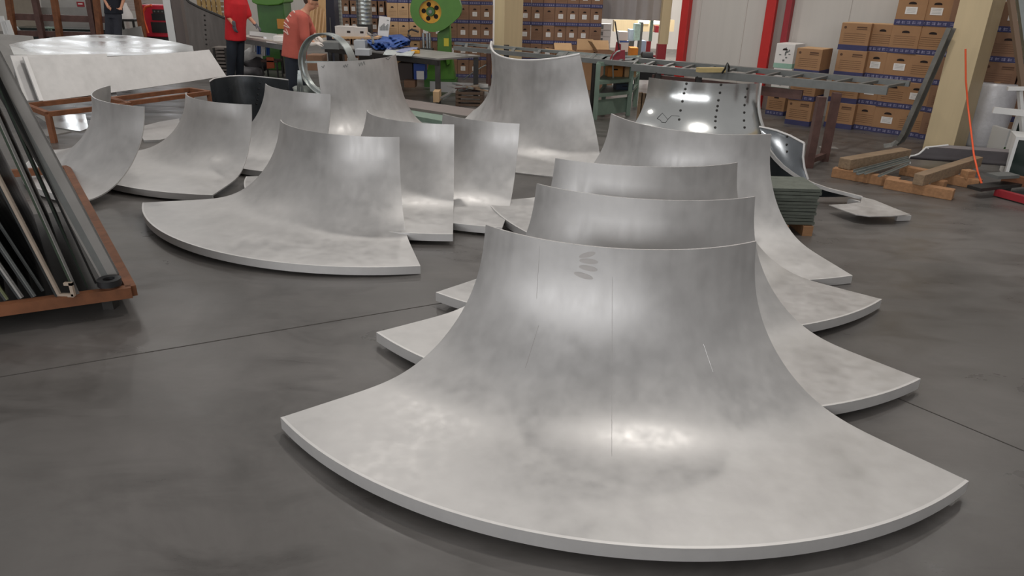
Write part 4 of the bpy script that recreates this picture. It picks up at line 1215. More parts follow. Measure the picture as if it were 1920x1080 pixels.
# workbench with the blue tarpaulin
bA, bB = un(610, 86, .78), un(822, 110, .78)
bdir = (bB - bA).normalized(); bperp = Vector((-bdir.y, bdir.x, 0))
bench = thing('workbench', 'grey topped steel workbench under the blue tarpaulin, near the green press', 'workbench', ((bA.x + bB.x) / 2, (bA.y + bB.y) / 2, 0))
MB().prism([bA, bB, bB + bperp * 1.1, bA + bperp * 1.1], (0, 0, -.03)).build('top', DULL, bench)
MB().bar(bA + Vector((0, 0, -.07)), bB + Vector((0, 0, -.07)), .05, .09).build('front_apron', DSTEEL, bench)
for p in (bB + bperp * .04 - bdir * .06, bB + bperp * 1.05 - bdir * .06, bA + bperp * .05 + bdir * .3, bA + bperp * 1.05 + bdir * .3):
    MB().box((p.x, p.y, .37), (.09, .09, .74)).build('leg', DSTEEL, bench)
def on_bench(px, py, z=.782): return un(px, py, z)
# tarpaulin: folded cloth with creases
tp = [[(676, 71), (700, 74), (725, 66), (752, 64)], [(690, 80), (712, 80), (735, 76), (770, 76)], [(704, 92), (722, 91), (742, 88), (768, 84)]]
hz = [[.1, .05, .12, .1], [.05, .13, .06, .12], [.0, .01, .02, .01]]
rows = []
for i in range(13):
    row = []
    for j in range(19):
        u_, v_ = j / 18 * 3, i / 12 * 2
        j0, i0 = min(int(u_), 2), min(int(v_), 1)
        fu, fv = u_ - j0, v_ - i0
        g = lambda A: (A[i0][j0] * (1 - fu) + A[i0][j0 + 1] * fu) * (1 - fv) + (A[i0 + 1][j0] * (1 - fu) + A[i0 + 1][j0 + 1] * fu) * fv
        X = [[c[0] for c in r] for r in tp]; Yp = [[c[1] for c in r] for r in tp]
        z = .79 + g(hz) + .02 * math.sin(j * 1.9 + i) * math.sin(i * 1.1) + .02
        row.append(un(g(X), g(Yp), z))
    rows.append(row)
tag(MB().grid(rows, (0, 0, -.012)).build('blue_tarpaulin', BLUET, smooth=50), 'crumpled blue tarpaulin sheet heaped on the workbench', 'tarpaulin')
rows = [[un(730 + 6 * j - 3 * i, 86 + 3.2 * i + .3 * j, .8 + .03 * math.sin(j * .9 + i)) for j in range(10)] for i in range(4)]
tag(MB().grid(rows, (0, 0, -.012)).build('folded_cloth', mat('pale_blue_cloth', (140, 146, 178), .8, var=.1), smooth=50), 'pale blue folded sheet in front of the blue tarpaulin on the bench', 'cloth')
rows = [[un(724 + 6 * j - 2 * i, 93 + 3 * i + .3 * j, .79 + .02 * math.sin(j * .9 + i) + .02) for j in range(10)] for i in range(4)]
tag(MB().grid(rows, (0, 0, -.01)).build('plastic_sheet', mat('pale_plastic', (196, 204, 204), .3, var=.08), smooth=50), 'pale translucent plastic sheet at the front of the bench', 'plastic sheet')
r = thing('yellow_clamp', 'yellow and black plastic clamp at the right front of the bench', 'clamp', on_bench(779, 100))
MB().box((0, 0, .03), (.16, .09, .06)).build('body', YELLOW, r, local=True, bevel=.01)
MB().box((.06, 0, .075), (.04, .06, .03)).build('jaw', BLACK, r, local=True)
bx('clear_bin', 'bin', 'pale translucent plastic bin on the bench left of the tarpaulin', 664, 76, 684, 92, un(670, 92, .78).y, .25, mat('translucent_plastic', (186, 190, 194), .3, var=.05))
bx('clear_bin', 'bin', 'second pale plastic bin at the front edge of the bench', 666, 93, 692, 104, un(680, 104, .78).y, .25, mat('translucent_plastic', (186, 190, 194), .3))
# grey glove-like tool on top
r = thing('spray_gun', 'grey hammer shaped tool lying on the blue tarpaulin', 'tool', un(698, 70, 1.0))
MB().tube([un(700, 80, .98), un(698, 70, 1.02)], .022, 8).build('handle', STEEL, r)
MB().tube([un(690, 62, 1.06), un(697, 67, 1.04), un(705, 65, 1.05)], .026, 8).build('head', mat('grey_tool', (150, 144, 140), .5), r)
# leaflet board, small white boxes on rear shelf
lf = thing('white_leaflet', 'white printed leaflet board standing at the back of the bench', 'leaflet', uy(720, 70, 14.6))
YL = 14.6
lfb = MB().prism([uy(711, 30, YL), uy(732, 33, YL), uy(728, 69, YL), uy(708, 66, YL)], (0, .03, 0)).build('board', PAPER, lf)
lt = MB()
for k in range(7):
    x = 712 + k * 2.4
    MB().prism([uy(x, 50 - (k * 37 % 7), YL - .005), uy(x + 1.6, 50 - (k * 37 % 7), YL - .005), uy(x + 1.6, 57, YL - .005), uy(x, 57, YL - .005)], (0, .002, 0)).build('printed_mark', STEEL, lfb)
MB().prism([uy(725, 37, YL - .005), uy(729, 37.6, YL - .005), uy(729, 39, YL - .005), uy(725, 38.4, YL - .005)], (0, .002, 0)).build('printed_mark', STEEL, lfb)
sh = thing('rear_shelf', 'low shelf board behind the bench carrying two small white boxes', 'shelf', uy(670, 72, 15.6))
sa, sb = uy(628, 69, 15.6), uy(712, 70, 15.6)
MB().bar(sa, sb, .5, .04).build('board', CARDL, sh)
for p in (sa.lerp(sb, .05), sa.lerp(sb, .95)):
    MB().box((p.x, p.y, p.z / 2), (.06, .4, p.z)).build('support', DSTEEL, sh)
for k, (x0, x1, y0) in enumerate(((629, 664, 50), (665, 684, 52))):
    r, w_, h_, d_ = bx('small_white_box', 'box', ('larger white storage box with dark hand hole behind the bench', 'smaller white storage box right of the larger one behind the bench')[k], x0, y0, x1, 69, 15.45, .3, mat('grey_white_card', (196, 190, 184), .8, var=.04), 'white storage boxes behind the bench')
    MB().box((w_ * .2, -d_ / 2 - .002, h_ * .5), (.07, .004, .04)).build('hand_hole', HOLE, r, local=True)
# spiral ducts
def duct(px, wpx, pyb, y, label):
    c = uy(px, pyb, y); r_ = wpx / 2 / (FPX / (y * .97))
    prof = [(r_, 0)]
    n = 26; H = 2.1
    r = thing('spiral_duct', label, 'duct', (c.x, y, max(.0, c.z)))
    pr = []
    for k in range(n * 4 + 1):
        z = H * k / (n * 4)
        pr.append((r_ * (1 + (.035 if k % 4 == 0 else 0)), z))
    MB().lathe(pr, 24).build('ribbed_tube', GALV, r, local=True, smooth=30)
    return r, c
r, c = duct(633, 21, 62, 17.0, 'ribbed galvanised spiral duct standing left behind the bench'); MB().box((0, 0, -c.z / 2), (.2, .2, c.z)).build('stand', DSTEEL, r, local=True)
r, c = duct(684, 27, 45, 16.6, 'wide ribbed galvanised spiral duct standing right behind the bench'); MB().box((0, 0, -c.z / 2), (.3, .2, c.z)).build('stand', DSTEEL, r, local=True)
# chipboard and dark cabinet standing behind the bench
tag(MB().prism([uy(578, 74, 15.8), uy(611, 70, 15.8), uy(609, -20, 15.8), uy(582, -20, 15.8)], (0, .05, 0)).build('chipboard_sheet', CHIP), 'tall tan chipboard sheet standing behind the man in the salmon shirt', 'board')
for k in range(4):
    a, b = uy(583 + k * 7, 70, 15.72), uy(590 + k * 6, 4 + k * 6, 15.72)
    tag(MB().bar(a, b, .03, .02, up=(0, 1, 0)).build('thin_batten', CARDL), ('leftmost', 'second', 'third', 'rightmost')[k] + ' thin pale batten leaning on the chipboard sheet', 'batten', 'battens on the chipboard')
a, b = uy(612, 68, 16.4), uy(625, -10, 16.4)
cbn = thing('dark_cabinet', 'narrow dark navy cabinet between the chipboard and the left spiral duct', 'cabinet', ((a.x + b.x) / 2, 16.6, 0))
MB().box((0, 0, 1.15), (b.x - a.x, .4, 2.3)).build('body', mat('dark_navy_paint', (42, 44, 58), .5), cbn, local=True, bevel=.01)
MB().box((0, -.205, 1.1), (.015, .01, .3)).build('handle', STEEL, cbn, local=True)
# stuff under the bench
bx('blue_printed_carton', 'carton', 'blue and white printed carton under the right end of the bench', 776, 120, 797, 149, 13.9, .3, mat('blue_print', (52, 78, 150), .7))
tag(MB().box((uy(788, 145, 13.85).x, 13.86, uy(788, 141, 13.85).z), (.14, .01, .15)).build('white_label_sheet', PAPER), 'white label sheet with red mark stuck before the blue carton', 'label')
bx('grey_lidded_bin', 'bin', 'dark bin with grey lid under the bench', 747, 119, 773, 150, 14.0, .4, mat('dark_bin', (70, 60, 56), .7))
bx('brown_parcel', 'parcel', 'brown wrapped parcel on the floor below the bench', 758, 151, 778, 164, 13.8, .3, CARD2)

# green mechanical press with the yellow flywheel
YG = 15.2
gx = uy(830, 148, YG)
pr = thing('green_press', 'green mechanical power press with a yellow spoked flywheel under its guard', 'press', (gx.x, YG, 0))
out = []
cx, cy_, R_ = 812, 17, 43
for k in range(40):
    a_ = math.radians(-62 + (360 - 124) * k / 39 + 62 + 62)
    pass
ang0, ang1 = math.radians(52), math.radians(308)
circ = [(cx + R_ * math.cos(ang0 + (ang1 - ang0) * k / 40), cy_ + R_ * math.sin(ang0 + (ang1 - ang0) * k / 40)) for k in range(41)]
outline = circ + [(852, -18), (862, 2), (866, 18), (862, 30), (852, 40)]
gpts = [uy(x, y, YG) for x, y in outline]
wc = uy(806.5, 22, YG)
# guard plate with a round window: ring of quads from the window to the outline
rw = (uy(827.5, 22, YG) - wc).length
gc = MB()
win, outp = [], []
NW = 48
import bisect
def hit_out(a_):
    best = None
    for i in range(len(gpts)):
        p, q = gpts[i], gpts[(i + 1) % len(gpts)]
        px_, pz_ = p.x - wc.x, p.z - wc.z; qx_, qz_ = q.x - wc.x, q.z - wc.z
        dx, dz2 = math.cos(a_), math.sin(a_)
        den = dx * (qz_ - pz_) - dz2 * (qx_ - px_)
        if abs(den) < 1e-9: continue
        t = (px_ * (qz_ - pz_) - pz_ * (qx_ - px_)) / den
        s_ = (px_ * dz2 - pz_ * dx) / den
        if t > 0 and -1e-6 <= s_ <= 1 + 1e-6 and (best is None or t < best): best = t
    return best or rw * 1.5
for k in range(NW):
    a_ = 2 * PI * k / NW
    win.append(wc + Vector((math.cos(a_), 0, math.sin(a_))) * rw)
    outp.append(wc + Vector((math.cos(a_), 0, math.sin(a_))) * hit_out(a_))
gc.grid([win + [win[0]], outp + [outp[0]]], (0, .05, 0)).build('guard', GREEN, pr)
MB().grid([[p for p in outp] + [outp[0]], [p + Vector((0, .3, 0)) for p in outp] + [outp[0] + Vector((0, .3, 0))]]).build('guard_rim', GREEN, pr, smooth=40)
# flywheel with five holes
fw_ = MB()
NS_ = 60
hub = .26; ringn = []
face = MB()
rad_out = rw * .98
R1_, R2_ = rw * .36, rw * .98
y1 = YG + .06
MB().cyl((wc.x, YG + .09, wc.z), (wc.x, YG + .16, wc.z), rad_out * 1.0, n=40).build('flywheel', YELLOW, pr, smooth=30)
fly_o = [c_ for c_ in pr.children if c_.name.startswith('flywheel')][0]
for k in range(5):
    a_ = math.radians(-112 + 72 * k)
    c = Vector((wc.x + math.cos(a_) * rw * .62, YG + .085, wc.z + math.sin(a_) * rw * .62))
    MB().cyl(c, c + Vector((0, .006, 0)), rw * .2, n=20).build('opening', HOLE, fly_o)
MB().cyl((wc.x, YG + .03, wc.z), (wc.x, YG + .09, wc.z), rw * .36, rw * .42, 24).build('hub', GREEN2, fly_o, smooth=30)
MB().cyl((wc.x, YG + .01, wc.z), (wc.x, YG + .03, wc.z), rw * .16, n=12).build('shaft_nut', STEEL, fly_o)
# frame: column, table, splayed base
def gpoly(pts, y0, d_, nm, m):
    return MB().prism([uy(x, y, y0) for x, y in pts], (0, d_, 0)).build(nm, m, pr, bevel=.01)
gpoly([(820, 62), (843, 45), (845, 106), (820, 106)], YG + .25, .35, 'column', GREEN)
gpoly([(786, 100), (830, 100), (830, 108), (786, 108)], YG - .05, .5, 'bed', GREEN2)
gpoly([(826, 106), (834, 103), (846, 103), (853, 149), (796, 149), (806, 112)], YG + .05, .35, 'base', GREEN)
gpoly([(832, 103), (843, 103), (843, 120), (838, 124), (836, 112), (831, 112)], YG - .02, .08, 'bracket', GREEN)
gb = uy(825, 149, YG)
MB().box((gb.x, YG + .25, max(.02, gb.z / 2)), (.66, .5, max(.04, gb.z))).build('foot', GREEN2, pr)
for x0, x1 in ((792, 796), (799, 803), (804, 808)):
    a, b = uy(x0, 92, YG + .2), uy(x1, 62, YG + .2)
    MB().cyl(((a.x + b.x) / 2, YG + .2, a.z), ((a.x + b.x) / 2, YG + .2, b.z), (b.x - a.x) / 2, n=12).build('ram_rod', GALV, pr, smooth=30)
a, b = uy(786, 98, YG), uy(810, 92, YG)
MB().box(((a.x + b.x) / 2, YG + .2, (a.z + b.z) / 2), (b.x - a.x, .2, b.z - a.z)).build('die', DSTEEL, pr)
MB().tube([uy(x, y, YG) for x, y in ((785, 60), (772, 55), (766, 58), (765, 66), (770, 68))], .02, 8).build('lever', DSTEEL, pr)
a, b = uy(832, 87, YG + .2), uy(841, 72, YG + .2)
MB().box(((a.x + b.x) / 2, YG + .243, (a.z + b.z) / 2), (b.x - a.x, .012, b.z - a.z)).build('yellow_plate', mat('yellow_plate_paint', (214, 198, 52), .5), pr)

# second green machine behind the two workers
Y2 = 17.4
g2 = thing('green_machine', 'dark green machine body standing behind the two workers', 'machine', (uy(500, 60, Y2).x, Y2, 0))
a, b = uy(487, 64, Y2), uy(531, 6, Y2)
MB().box(((a.x + b.x) / 2, Y2 + .3, b.z / 2), (b.x - a.x, .6, b.z)).build('body', GREEN2, g2, bevel=.02)
MB().prism([uy(x, y, Y2 - .12) for x, y in ((468, -40), (534, -40), (531, 5), (522, 9), (500, 10.5), (480, 8), (472, 4))], (0, .8, 0)).build('head', GREEN, g2, bevel=.02)
a, b = uy(519, 54, Y2 - .1), uy(531, 36, Y2 - .1)
MB().box(((a.x + b.x) / 2, Y2 - .02, (a.z + b.z) / 2), (b.x - a.x, .04, b.z - a.z)).build('orange_cover', mat('orange_cover', (196, 132, 54), .6), g2)

# ------------------------------------------------------------------ steel hoop on splayed feet
YH = 11.0
hc = uy(614, 122, YH); hr = (uy(671, 122, YH) - hc).length
hp_ = thing('steel_hoop', 'large upright galvanised steel hoop on splayed feet before the man in salmon', 'hoop', (hc.x, YH, 0))
hz0 = hc.z
prof = [(hr, -.09), (hr, .09), (hr - .012, .09), (hr - .012, .03), (hr - .035, .02), (hr - .035, -.02), (hr - .012, -.03), (hr - .012, -.09)]
n = 56; vs = []; fs = []
m_ = len(prof)
rotz = -.35
for k in range(n):
    a_ = 2 * PI * k / n
    for r_, yy in prof:
        v = Matrix.Rotation(rotz, 3, 'Z') @ Vector((r_ * math.cos(a_), yy, r_ * math.sin(a_)))
        vs.append(Vector((hc.x, YH, hz0)) + v)
for k in range(n):
    for j in range(m_):
        fs.append((k * m_ + j, k * m_ + (j + 1) % m_, ((k + 1) % n) * m_ + (j + 1) % m_, ((k + 1) % n) * m_ + j))
MB().add(vs, fs).build('ring', GALV, hp_, smooth=40)
for (x0, y0, x1) in ((561, 132, 552), (562, 132, 569)):
    a = uy(x0, y0, YH - .05); b = uy(x1, 175, YH - .1); b.z = 0
    a = uy(x0, y0, YH - .05)
    MB().bar(b, a, .035, .035, up=(0, 1, 0)).build('foot', GALV, hp_)
a = uy(668, 132, YH + .05)
MB().bar(Vector((a.x + .1, a.y, 0)), a, .035, .035, up=(0, 1, 0)).build('foot', GALV, hp_)
MB().bar(uy(572, 116, YH + .05), uy(658, 117, YH + .05), .02, .03).build('crossbar', GALV, hp_)

# ------------------------------------------------------------------ workers' table, left of the man in salmon
wa, wb_ = un(440, 66, .85), un(535, 81, .85)
wt = thing('work_table', 'pale topped work table between the two workers, bags stuffed beneath it', 'table', ((wa.x + wb_.x) / 2, (wa.y + wb_.y) / 2, 0))
wd = (wb_ - wa).normalized(); wpp = Vector((-wd.y, wd.x, 0))
if wpp.y < 0: wpp = -wpp
MB().prism([wa, wb_, wb_ + wpp * 1.1, wa + wpp * 1.1], (0, 0, -.04)).build('top', mat('pale_table_top', (178, 168, 160), .6, var=.06), wt)
MB().bar(wa + Vector((0, 0, -.09)), wb_ + Vector((0, 0, -.09)), .04, .09).build('apron', STEEL, wt)
for p in (wa + wd * .08 + wpp * .05, wb_ - wd * .08 + wpp * .05, wa + wd * .08 + wpp, wb_ - wd * .08 + wpp):
    MB().box((p.x, p.y, .41), (.06, .06, .82)).build('leg', DSTEEL, wt)
# pale sheet being handled on it
rows = [[un(468 + 6.4 * j, 58 + 4 * i + .7 * j + (6 if i == 3 and j > 4 else 0), .87 if i < 3 else .82) for j in range(9)] for i in range(4)]
tag(MB().grid(rows, (0, 0, -.008)).build('pale_sheet', mat('pale_thin_sheet', (198, 194, 194), .4, .2), smooth=40), 'pale thin sheet on the work table that the man in red is handling', 'metal sheet')
r, w_, h_, d_ = bx('small_white_box', 'box', 'small pale tray box on the work table before the green machine', 511, 52, 527, 61, wb_.y + .4, .2, PAPER); r.location.z = .852
def hanging(px0, px1, py0, py1, y, m, label, nm='hanging_cloth', cat='cloth'):
    rows = [[uy(px0 + (px1 - px0) * j / 6, py0 + (py1 - py0) * i / 5, y + .02 * math.sin(j * 2 + i * .4)) for j in range(7)] for i in range(6)]
    return tag(MB().grid(rows, (0, .012, 0)).build(nm, m, smooth=50), label, cat)
YW = wa.y - .02
hanging(470, 480, 78, 97, YW, PAPER, 'white bag hanging under the table edge nearest the man in red', 'hanging_bag', 'bag')
hanging(481, 489, 79, 102, YW, BLUET, 'blue bag hanging under the table edge, left of two', 'hanging_bag', 'bag')
hanging(490, 498, 80, 105, YW, PAPER, 'white bag hanging between the two blue bags under the table', 'hanging_bag', 'bag')
hanging(499, 506, 79, 104, YW, BLUET, 'blue bag hanging under the table edge, right of two', 'hanging_bag', 'bag')
def lump(px, py, y, rx, rz_2, ry, m, label, nm, cat, seed=1):
    c = uy(px, py, y)
    rnd = random.Random(seed)
    bm = bmesh.new(); bmesh.ops.create_icosphere(bm, subdivisions=3, radius=1)
    ph = [rnd.uniform(0, 6) for _ in range(6)]
    for v in bm.verts:
        n_ = v.co.copy()
        k = 1 + .14 * math.sin(3 * n_.x + ph[0]) * math.sin(4 * n_.z + ph[1]) + .08 * math.sin(7 * n_.y + ph[2] + 3 * n_.x)
        v.co = Vector((n_.x * rx * k, n_.y * ry * k, max(-rz_2 * .85, n_.z * rz_2 * k)))
    me = bpy.data.meshes.new(nm); bm.to_mesh(me); bm.free(); me.materials.append(m)
    for p in me.polygons: p.use_smooth = True
    o = bpy.data.objects.new(nm, me); COL.objects.link(o)
    o.location = (c.x, y, max(c.z, rz_2 * .85))
    return tag(o, label, cat)
lump(472, 108, YW + .3, .24, .2, .2, mat('white_plastic_bag', (206, 204, 202), .45, var=.1), 'crumpled white plastic bag under the work table', 'plastic_bag', 'bag', 2)
lump(482, 122, YW + .2, .28, .16, .2, mat('dark_bag', (62, 58, 60), .6, var=.2), 'dark crumpled bag on the floor under the work table', 'dark_bag', 'bag', 3)
lump(470, 136, YW - .1, .3, .12, .2, mat('grey_sack', (120, 118, 120), .7, var=.15), 'grey sack lying on the floor right of the man in red', 'grey_sack', 'bag', 4)
oc = thing('orange_chair', 'orange back chair with dark legs tucked under the work table', 'chair', (uy(506, 125, YW - .3).x, YW - .3, 0))
MB().prism([uy(499, 107, YW - .3), uy(513, 108, YW - .3), uy(515, 128, YW - .3), uy(500, 129, YW - .3)], (0, .04, 0)).build('backrest', mat('orange_plastic', (190, 86, 44), .5), oc, bevel=.01)
a = uy(506, 132, YW - .3)
MB().box((a.x, YW - .12, .36), (.36, .36, .05)).build('seat', BROWNSTEEL, oc, bevel=.01)
for dx in (-.16, .16):
    for dy in (-.16, .16):
        MB().box((a.x + dx, YW - .12 + dy, .17), (.03, .03, .34)).build('leg', DSTEEL, oc)
tag(MB().lathe([(.08, 0), (.09, .16), (.075, .165), (.07, .02)], 20, (uy(588, 158, 11.9).x, 11.9, 0), cap=True).build('blue_bucket', mat('light_blue_plastic', (64, 132, 168), .4), smooth=40), 'small light blue bucket on the floor behind the hoop', 'bucket')
lump(574, 170, 11.2, .22, .08, .16, mat('grey_rag', (150, 156, 150), .8, var=.15), 'grey crumpled rag on the floor at the foot of the hoop', 'rag', 'rag', 6)
bx('brown_carton', 'carton', 'brown carton on the lower shelf seen through the hoop', 577, 104, 603, 132, 14.2, .4, CARD2)
bx('grey_long_box', 'box', 'long grey duct box lying on the bench end seen through the hoop', 602, 80, 635, 92, 13.9, .5, STEEL)

def V0(p): return Vector((p.x, p.y, 0))
# ------------------------------------------------------------------ far left background
YR = 19.5
rack = thing('post_rack', 'tall brown steel post rack with cross beams at the back left', 'rack', (uy(140, 70, YR).x, YR, 0))
for k, (x0, x1, m) in enumerate(((16, 26, RUST), (65, 79, BROWNSTEEL), (101, 112, RUST), (166, 178, BROWNSTEEL), (180, 188, RUST), (257, 268, RUST))):
    a, b = uy(x0, -4, YR), uy(x1, 66, YR)
    d_ = (a - b); t = b.z / d_.z
    MB().bar(b - d_ * t, a + d_ * 1.2, .13, .13, up=(0, 1, 0)).build('post', m, rack)
MB().bar(uy(22, 31, YR + .1), uy(205, 37, YR + .1), .1, .16).build('beam', BROWNSTEEL, rack)
MB().bar(uy(22, 62, YR + .1), uy(190, 66, YR + .1), .1, .14).build('beam', BROWNSTEEL, rack)
def upright(pts, y, m, name, label, cat, d=.04):
    return tag(MB().prism([uy(px, py, y) for px, py in pts], (0, d, 0)).build(name, m), label, cat)
def to_floor(pts, y):
    return pts
# long low dark base and bright floor strip behind the rack
ld = thing('low_dark_platform', 'long low dark platform on the floor behind the brown post rack', 'platform', (uy(120, 60, 20.6).x, 20.6, 0))
a, b = uy(20, 70, 20.6), uy(300, 55, 20.6)
MB().box(((a.x + b.x) / 2, 21.0, .28), (b.x - a.x, .8, .55)).build('body', mat('very_dark_green', (34, 44, 42), .5), ld)
MB().box(((a.x + b.x) / 2, 21.0, .565), (b.x - a.x, .84, .03)).build('top', DGLASS, ld)
# big sheets stacked behind
for k, (pts, y, m, lb) in enumerate((
        ([(18, 40), (70, 38), (66, -10), (18, -10)], 22.4, mat('tan_dull_sheet', (150, 140, 126), .5, .4, var=.06), 'tan dull sheet standing at the far left behind the first two brown posts'),
        ([(72, 43), (175, 45), (170, 14), (72, 14)], 22.8, DULL, 'long grey sheet standing behind the middle brown posts'),
        ([(72, 14), (200, 16), (200, -30), (72, -30)], 23.2, mat('pale_grey_sheet', (184, 182, 178), .4, .4, var=.06), 'pale glossy sheet standing highest behind the middle brown posts'))):
    vs = [uy(px, py, y) for px, py in pts]
    z0 = min(v.z for v in vs)
    tag(MB().prism([Vector((v.x, v.y, 0)) if v.z < z0 + .25 else v for v in vs], (0, .05, 0)).build('standing_sheet', m), lb, 'metal sheet')
rl = thing('red_label_plate', 'small dark red label plate hanging at the back left before the glossy sheet', 'plate', uy(151, 8, 23.19))
MB().box((0, 0, 0), (.22, .02, .14)).build('plate', DREDM, rl, local=True)
MB().box((0, -.012, .01), (.14, .004, .03)).build('print', PAPER, rl, local=True)
upright([(95, 54), (96, 67), (94, 67), (93, 54)], 20.1, PAPER, 'thin_upright', 'thin white upright of the stool under the rack', 'upright') if False else None
st = thing('green_stool', 'small pale green steel stool standing under the brown post rack', 'stool', uy(88, 66, 20.2))
a, b = uy(80, 66, 20.2), uy(96, 53, 20.2)
MB().box(((a.x + b.x) / 2, 20.35, b.z), (b.x - a.x, .3, .04)).build('seat', GREENSTEEL, st)
for x in (a.x + .02, b.x - .02):
    for y in (20.22, 20.48):
        MB().box((x, y, b.z / 2), (.03, .03, b.z)).build('leg', GREENSTEEL, st)
pb = uy(30, 52, 20.58); qb = uy(68, 62, 20.4); qb.z = .02; pb.z = .6
tag(MB().bar(pb, qb, .05, .05).build('pale_tube', GALV), 'pale steel tube lying slanted under the left end of the rack', 'tube')
# white bin/cone and bench right of the man in black
wcn = thing('white_funnel', 'white funnel shaped container on a small dark table behind the man in black', 'container', uy(236, 36, 21.5))
c = uy(236, 35, 21.5)
MB().lathe([(.2, 0), (.19, .12), (.1, .34), (.09, .42), (.0, .43)], 20, c, cap=False).build('body', PAPER, wcn, smooth=40)
dt = thing('dark_table', 'small dark table carrying the white funnel shaped container', 'table', (c.x, 21.5, 0))
MB().box((c.x + .05, 21.5, c.z - .03), (.6, .5, .06)).build('top', DSTEEL, dt)
for dx in (-.22, .3):
    for dy in (-.2, .2):
        MB().box((c.x + dx, 21.5 + dy, (c.z - .06) / 2), (.05, .05, c.z - .06)).build('leg', DSTEEL, dt)
# red machine
YD = 19.8
rm = thing('red_machine', 'red boxy welding machine with black front grilles and an orange cable', 'machine', (uy(293, 60, YD).x, YD, 0))
a, b = uy(272, 69, YD), uy(313, 10, YD)
w_ = b.x - a.x; cx_ = (a.x + b.x) / 2; zb = max(0.02, a.z)
MB().box((cx_, YD + .3, (b.z + zb) / 2), (w_, .6, b.z - zb)).build('body', mat('machine_red', (198, 36, 56), .45, var=.06), rm, bevel=.03)
MB().box((cx_, YD + .3, zb / 2), (w_ * .9, .5, zb)).build('stand', DSTEEL, rm)
for (y0, y1, nm) in ((26, 38, 'upper_grille'), (42, 61, 'lower_grille')):
    p, q = uy(286, y1, YD - .01), uy(312, y0, YD - .01)
    MB().box(((p.x + q.x) / 2, YD - .008, (p.z + q.z) / 2), (q.x - p.x, .03, q.z - p.z)).build(nm, BLACK, rm)
p, q = uy(287, 25, YD), uy(312, 18, YD)
MB().box(((p.x + q.x) / 2, YD - .01, (p.z + q.z) / 2), (q.x - p.x, .03, q.z - p.z)).build('control_panel', DSTEEL, rm)
for k in range(3):
    MB().cyl((p.x + .06 + k * .1, YD - .03, (p.z + q.z) / 2), (p.x + .06 + k * .1, YD - .02, (p.z + q.z) / 2), .02, n=10).build('knob', STEEL, rm)
MB().tube([uy(x, y, YD - .15) for x, y in ((284, 10), (273, 13), (268, 22), (270, 38), (274, 50), (278, 62))], .03, 8, up=(0, 1, 0)).build('orange_cable', ORANGE, rm, smooth=50)
# white and brown posts beside it
for (x0, x1, m, nm, lb) in ((308, 322, WHITEM, 'white_post', 'white square post right of the red welding machine'), (323, 341, mat('brown_grey_post', (100, 90, 86), .5, .1), 'brown_post', 'wide brown grey post right of the white post')):
    a, b = uy(x0, 0, 18.6), uy(x1, 0, 18.6)
    xm = (uy(x0 + 4, 76, 18.6).x + uy(x1 + 4, 76, 18.6).x) / 2
    tag(MB().box(((a.x + b.x) / 2, 18.6, 2.4), (b.x - a.x, .2, 4.8)).build(nm, m, bevel=.006), lb, 'post')
# big dark curved riveted sheet beside it
cs_ = thing('curved_wall_sheet', 'tall dark curved riveted sheet with a sloping top edge behind the man in red', 'metal panel', (uy(380, 120, 17.2).x, 17.2, 0))
topc = [(342, -10), (355, 4), (372, 13), (390, 21), (405, 27), (421, 34), (432, 37)]
tw = [uy(x, y, 18.2 - .9 * (k / 6) ** 1.4) for k, (x, y) in enumerate(topc)]
bw = [Vector((p.x, p.y, 0)) for p in tw]
MB().grid([[t.lerp(b, i / 6) for t, b in zip(tw, bw)] for i in range(7)], (.01, .02, 0)).build('sheet', mat('dull_dark_curved', (150, 144, 140), .32, .85, var=.14, scale=2.5, stretch=(2, 2, .5), rvar=.1), cs_, smooth=50)
MB().tube(tw, .03, 6).build('top_edge', DSTEEL, cs_, smooth=50)
for k in range(7):
    h = sheet_hit([[t.lerp(b, i / 6) for t, b in zip(tw, bw)] for i in range(7)], 383.5 + k * .6, 29 + 9 * k)
    if h: MB().cyl(h[0], h[0] + h[1] * .015, .02, n=8).build('rivet', DSTEEL, cs_)
# pallets and louvres against the back wall
for k in range(8):
    p, q = uy(225, 1 + k * 4.2 - 14, 24.5), uy(312, 1 + k * 4.2 - 14, 24.5)
lv = thing('louvre_screen', 'pale slatted louvre screen on the back wall above the red machine', 'screen', (uy(270, 0, 24.6).x, 24.6, uy(270, 20, 24.6).z))
for k in range(8):
    p, q = uy(232, 18 - k * 5, 24.6), uy(312, 20 - k * 5, 24.6)
    MB().bar(p, q, .05, .07).build('slat', mat('pale_slat', (176, 164, 158), .6), lv)
for px in (234, 272, 310):
    p = uy(px, 20, 24.65)
    MB().box((p.x, 24.68, 1.6), (.08, .06, 3.2)).build('post', mat('pale_slat', (176, 164, 158), .6), lv)
sh_ = thing('timber_rack', 'tan slatted timber rack standing behind the curved dark sheet', 'rack', (uy(400, 40, 21.5).x, 21.5, 0))
for k in range(5):
    a, b = uy(378 + k * 9, 40, 21.5), uy(382 + k * 9, -20, 21.5)
    MB().box((a.x, 21.5, (b.z) / 2), (.1, .05, b.z)).build('post', mat('tan_timber', (176, 148, 98), .8, var=.15), sh_)
for k in range(5):
    a, b = uy(374, 36 - k * 10, 21.55), uy(420, 37 - k * 10, 21.55)
    MB().bar(a, b, .06, .1).build('slat', WOODG, sh_)
gs = thing('grey_shelf_stack', 'stack of grey slats on the floor just left of the man in red', 'stack', (uy(412, 148, 16.2).x, 16.4, 0))
for k in range(8):
    a, b = uy(398, 148 - k * 7, 16.3), uy(428, 148 - k * 7, 16.3)
    MB().box(((a.x + b.x) / 2, 16.5, .03 + k * .075), (b.x - a.x, .4, .045)).build('slat', mat('grey_slats', (120, 112, 106), .8, var=.15), gs)
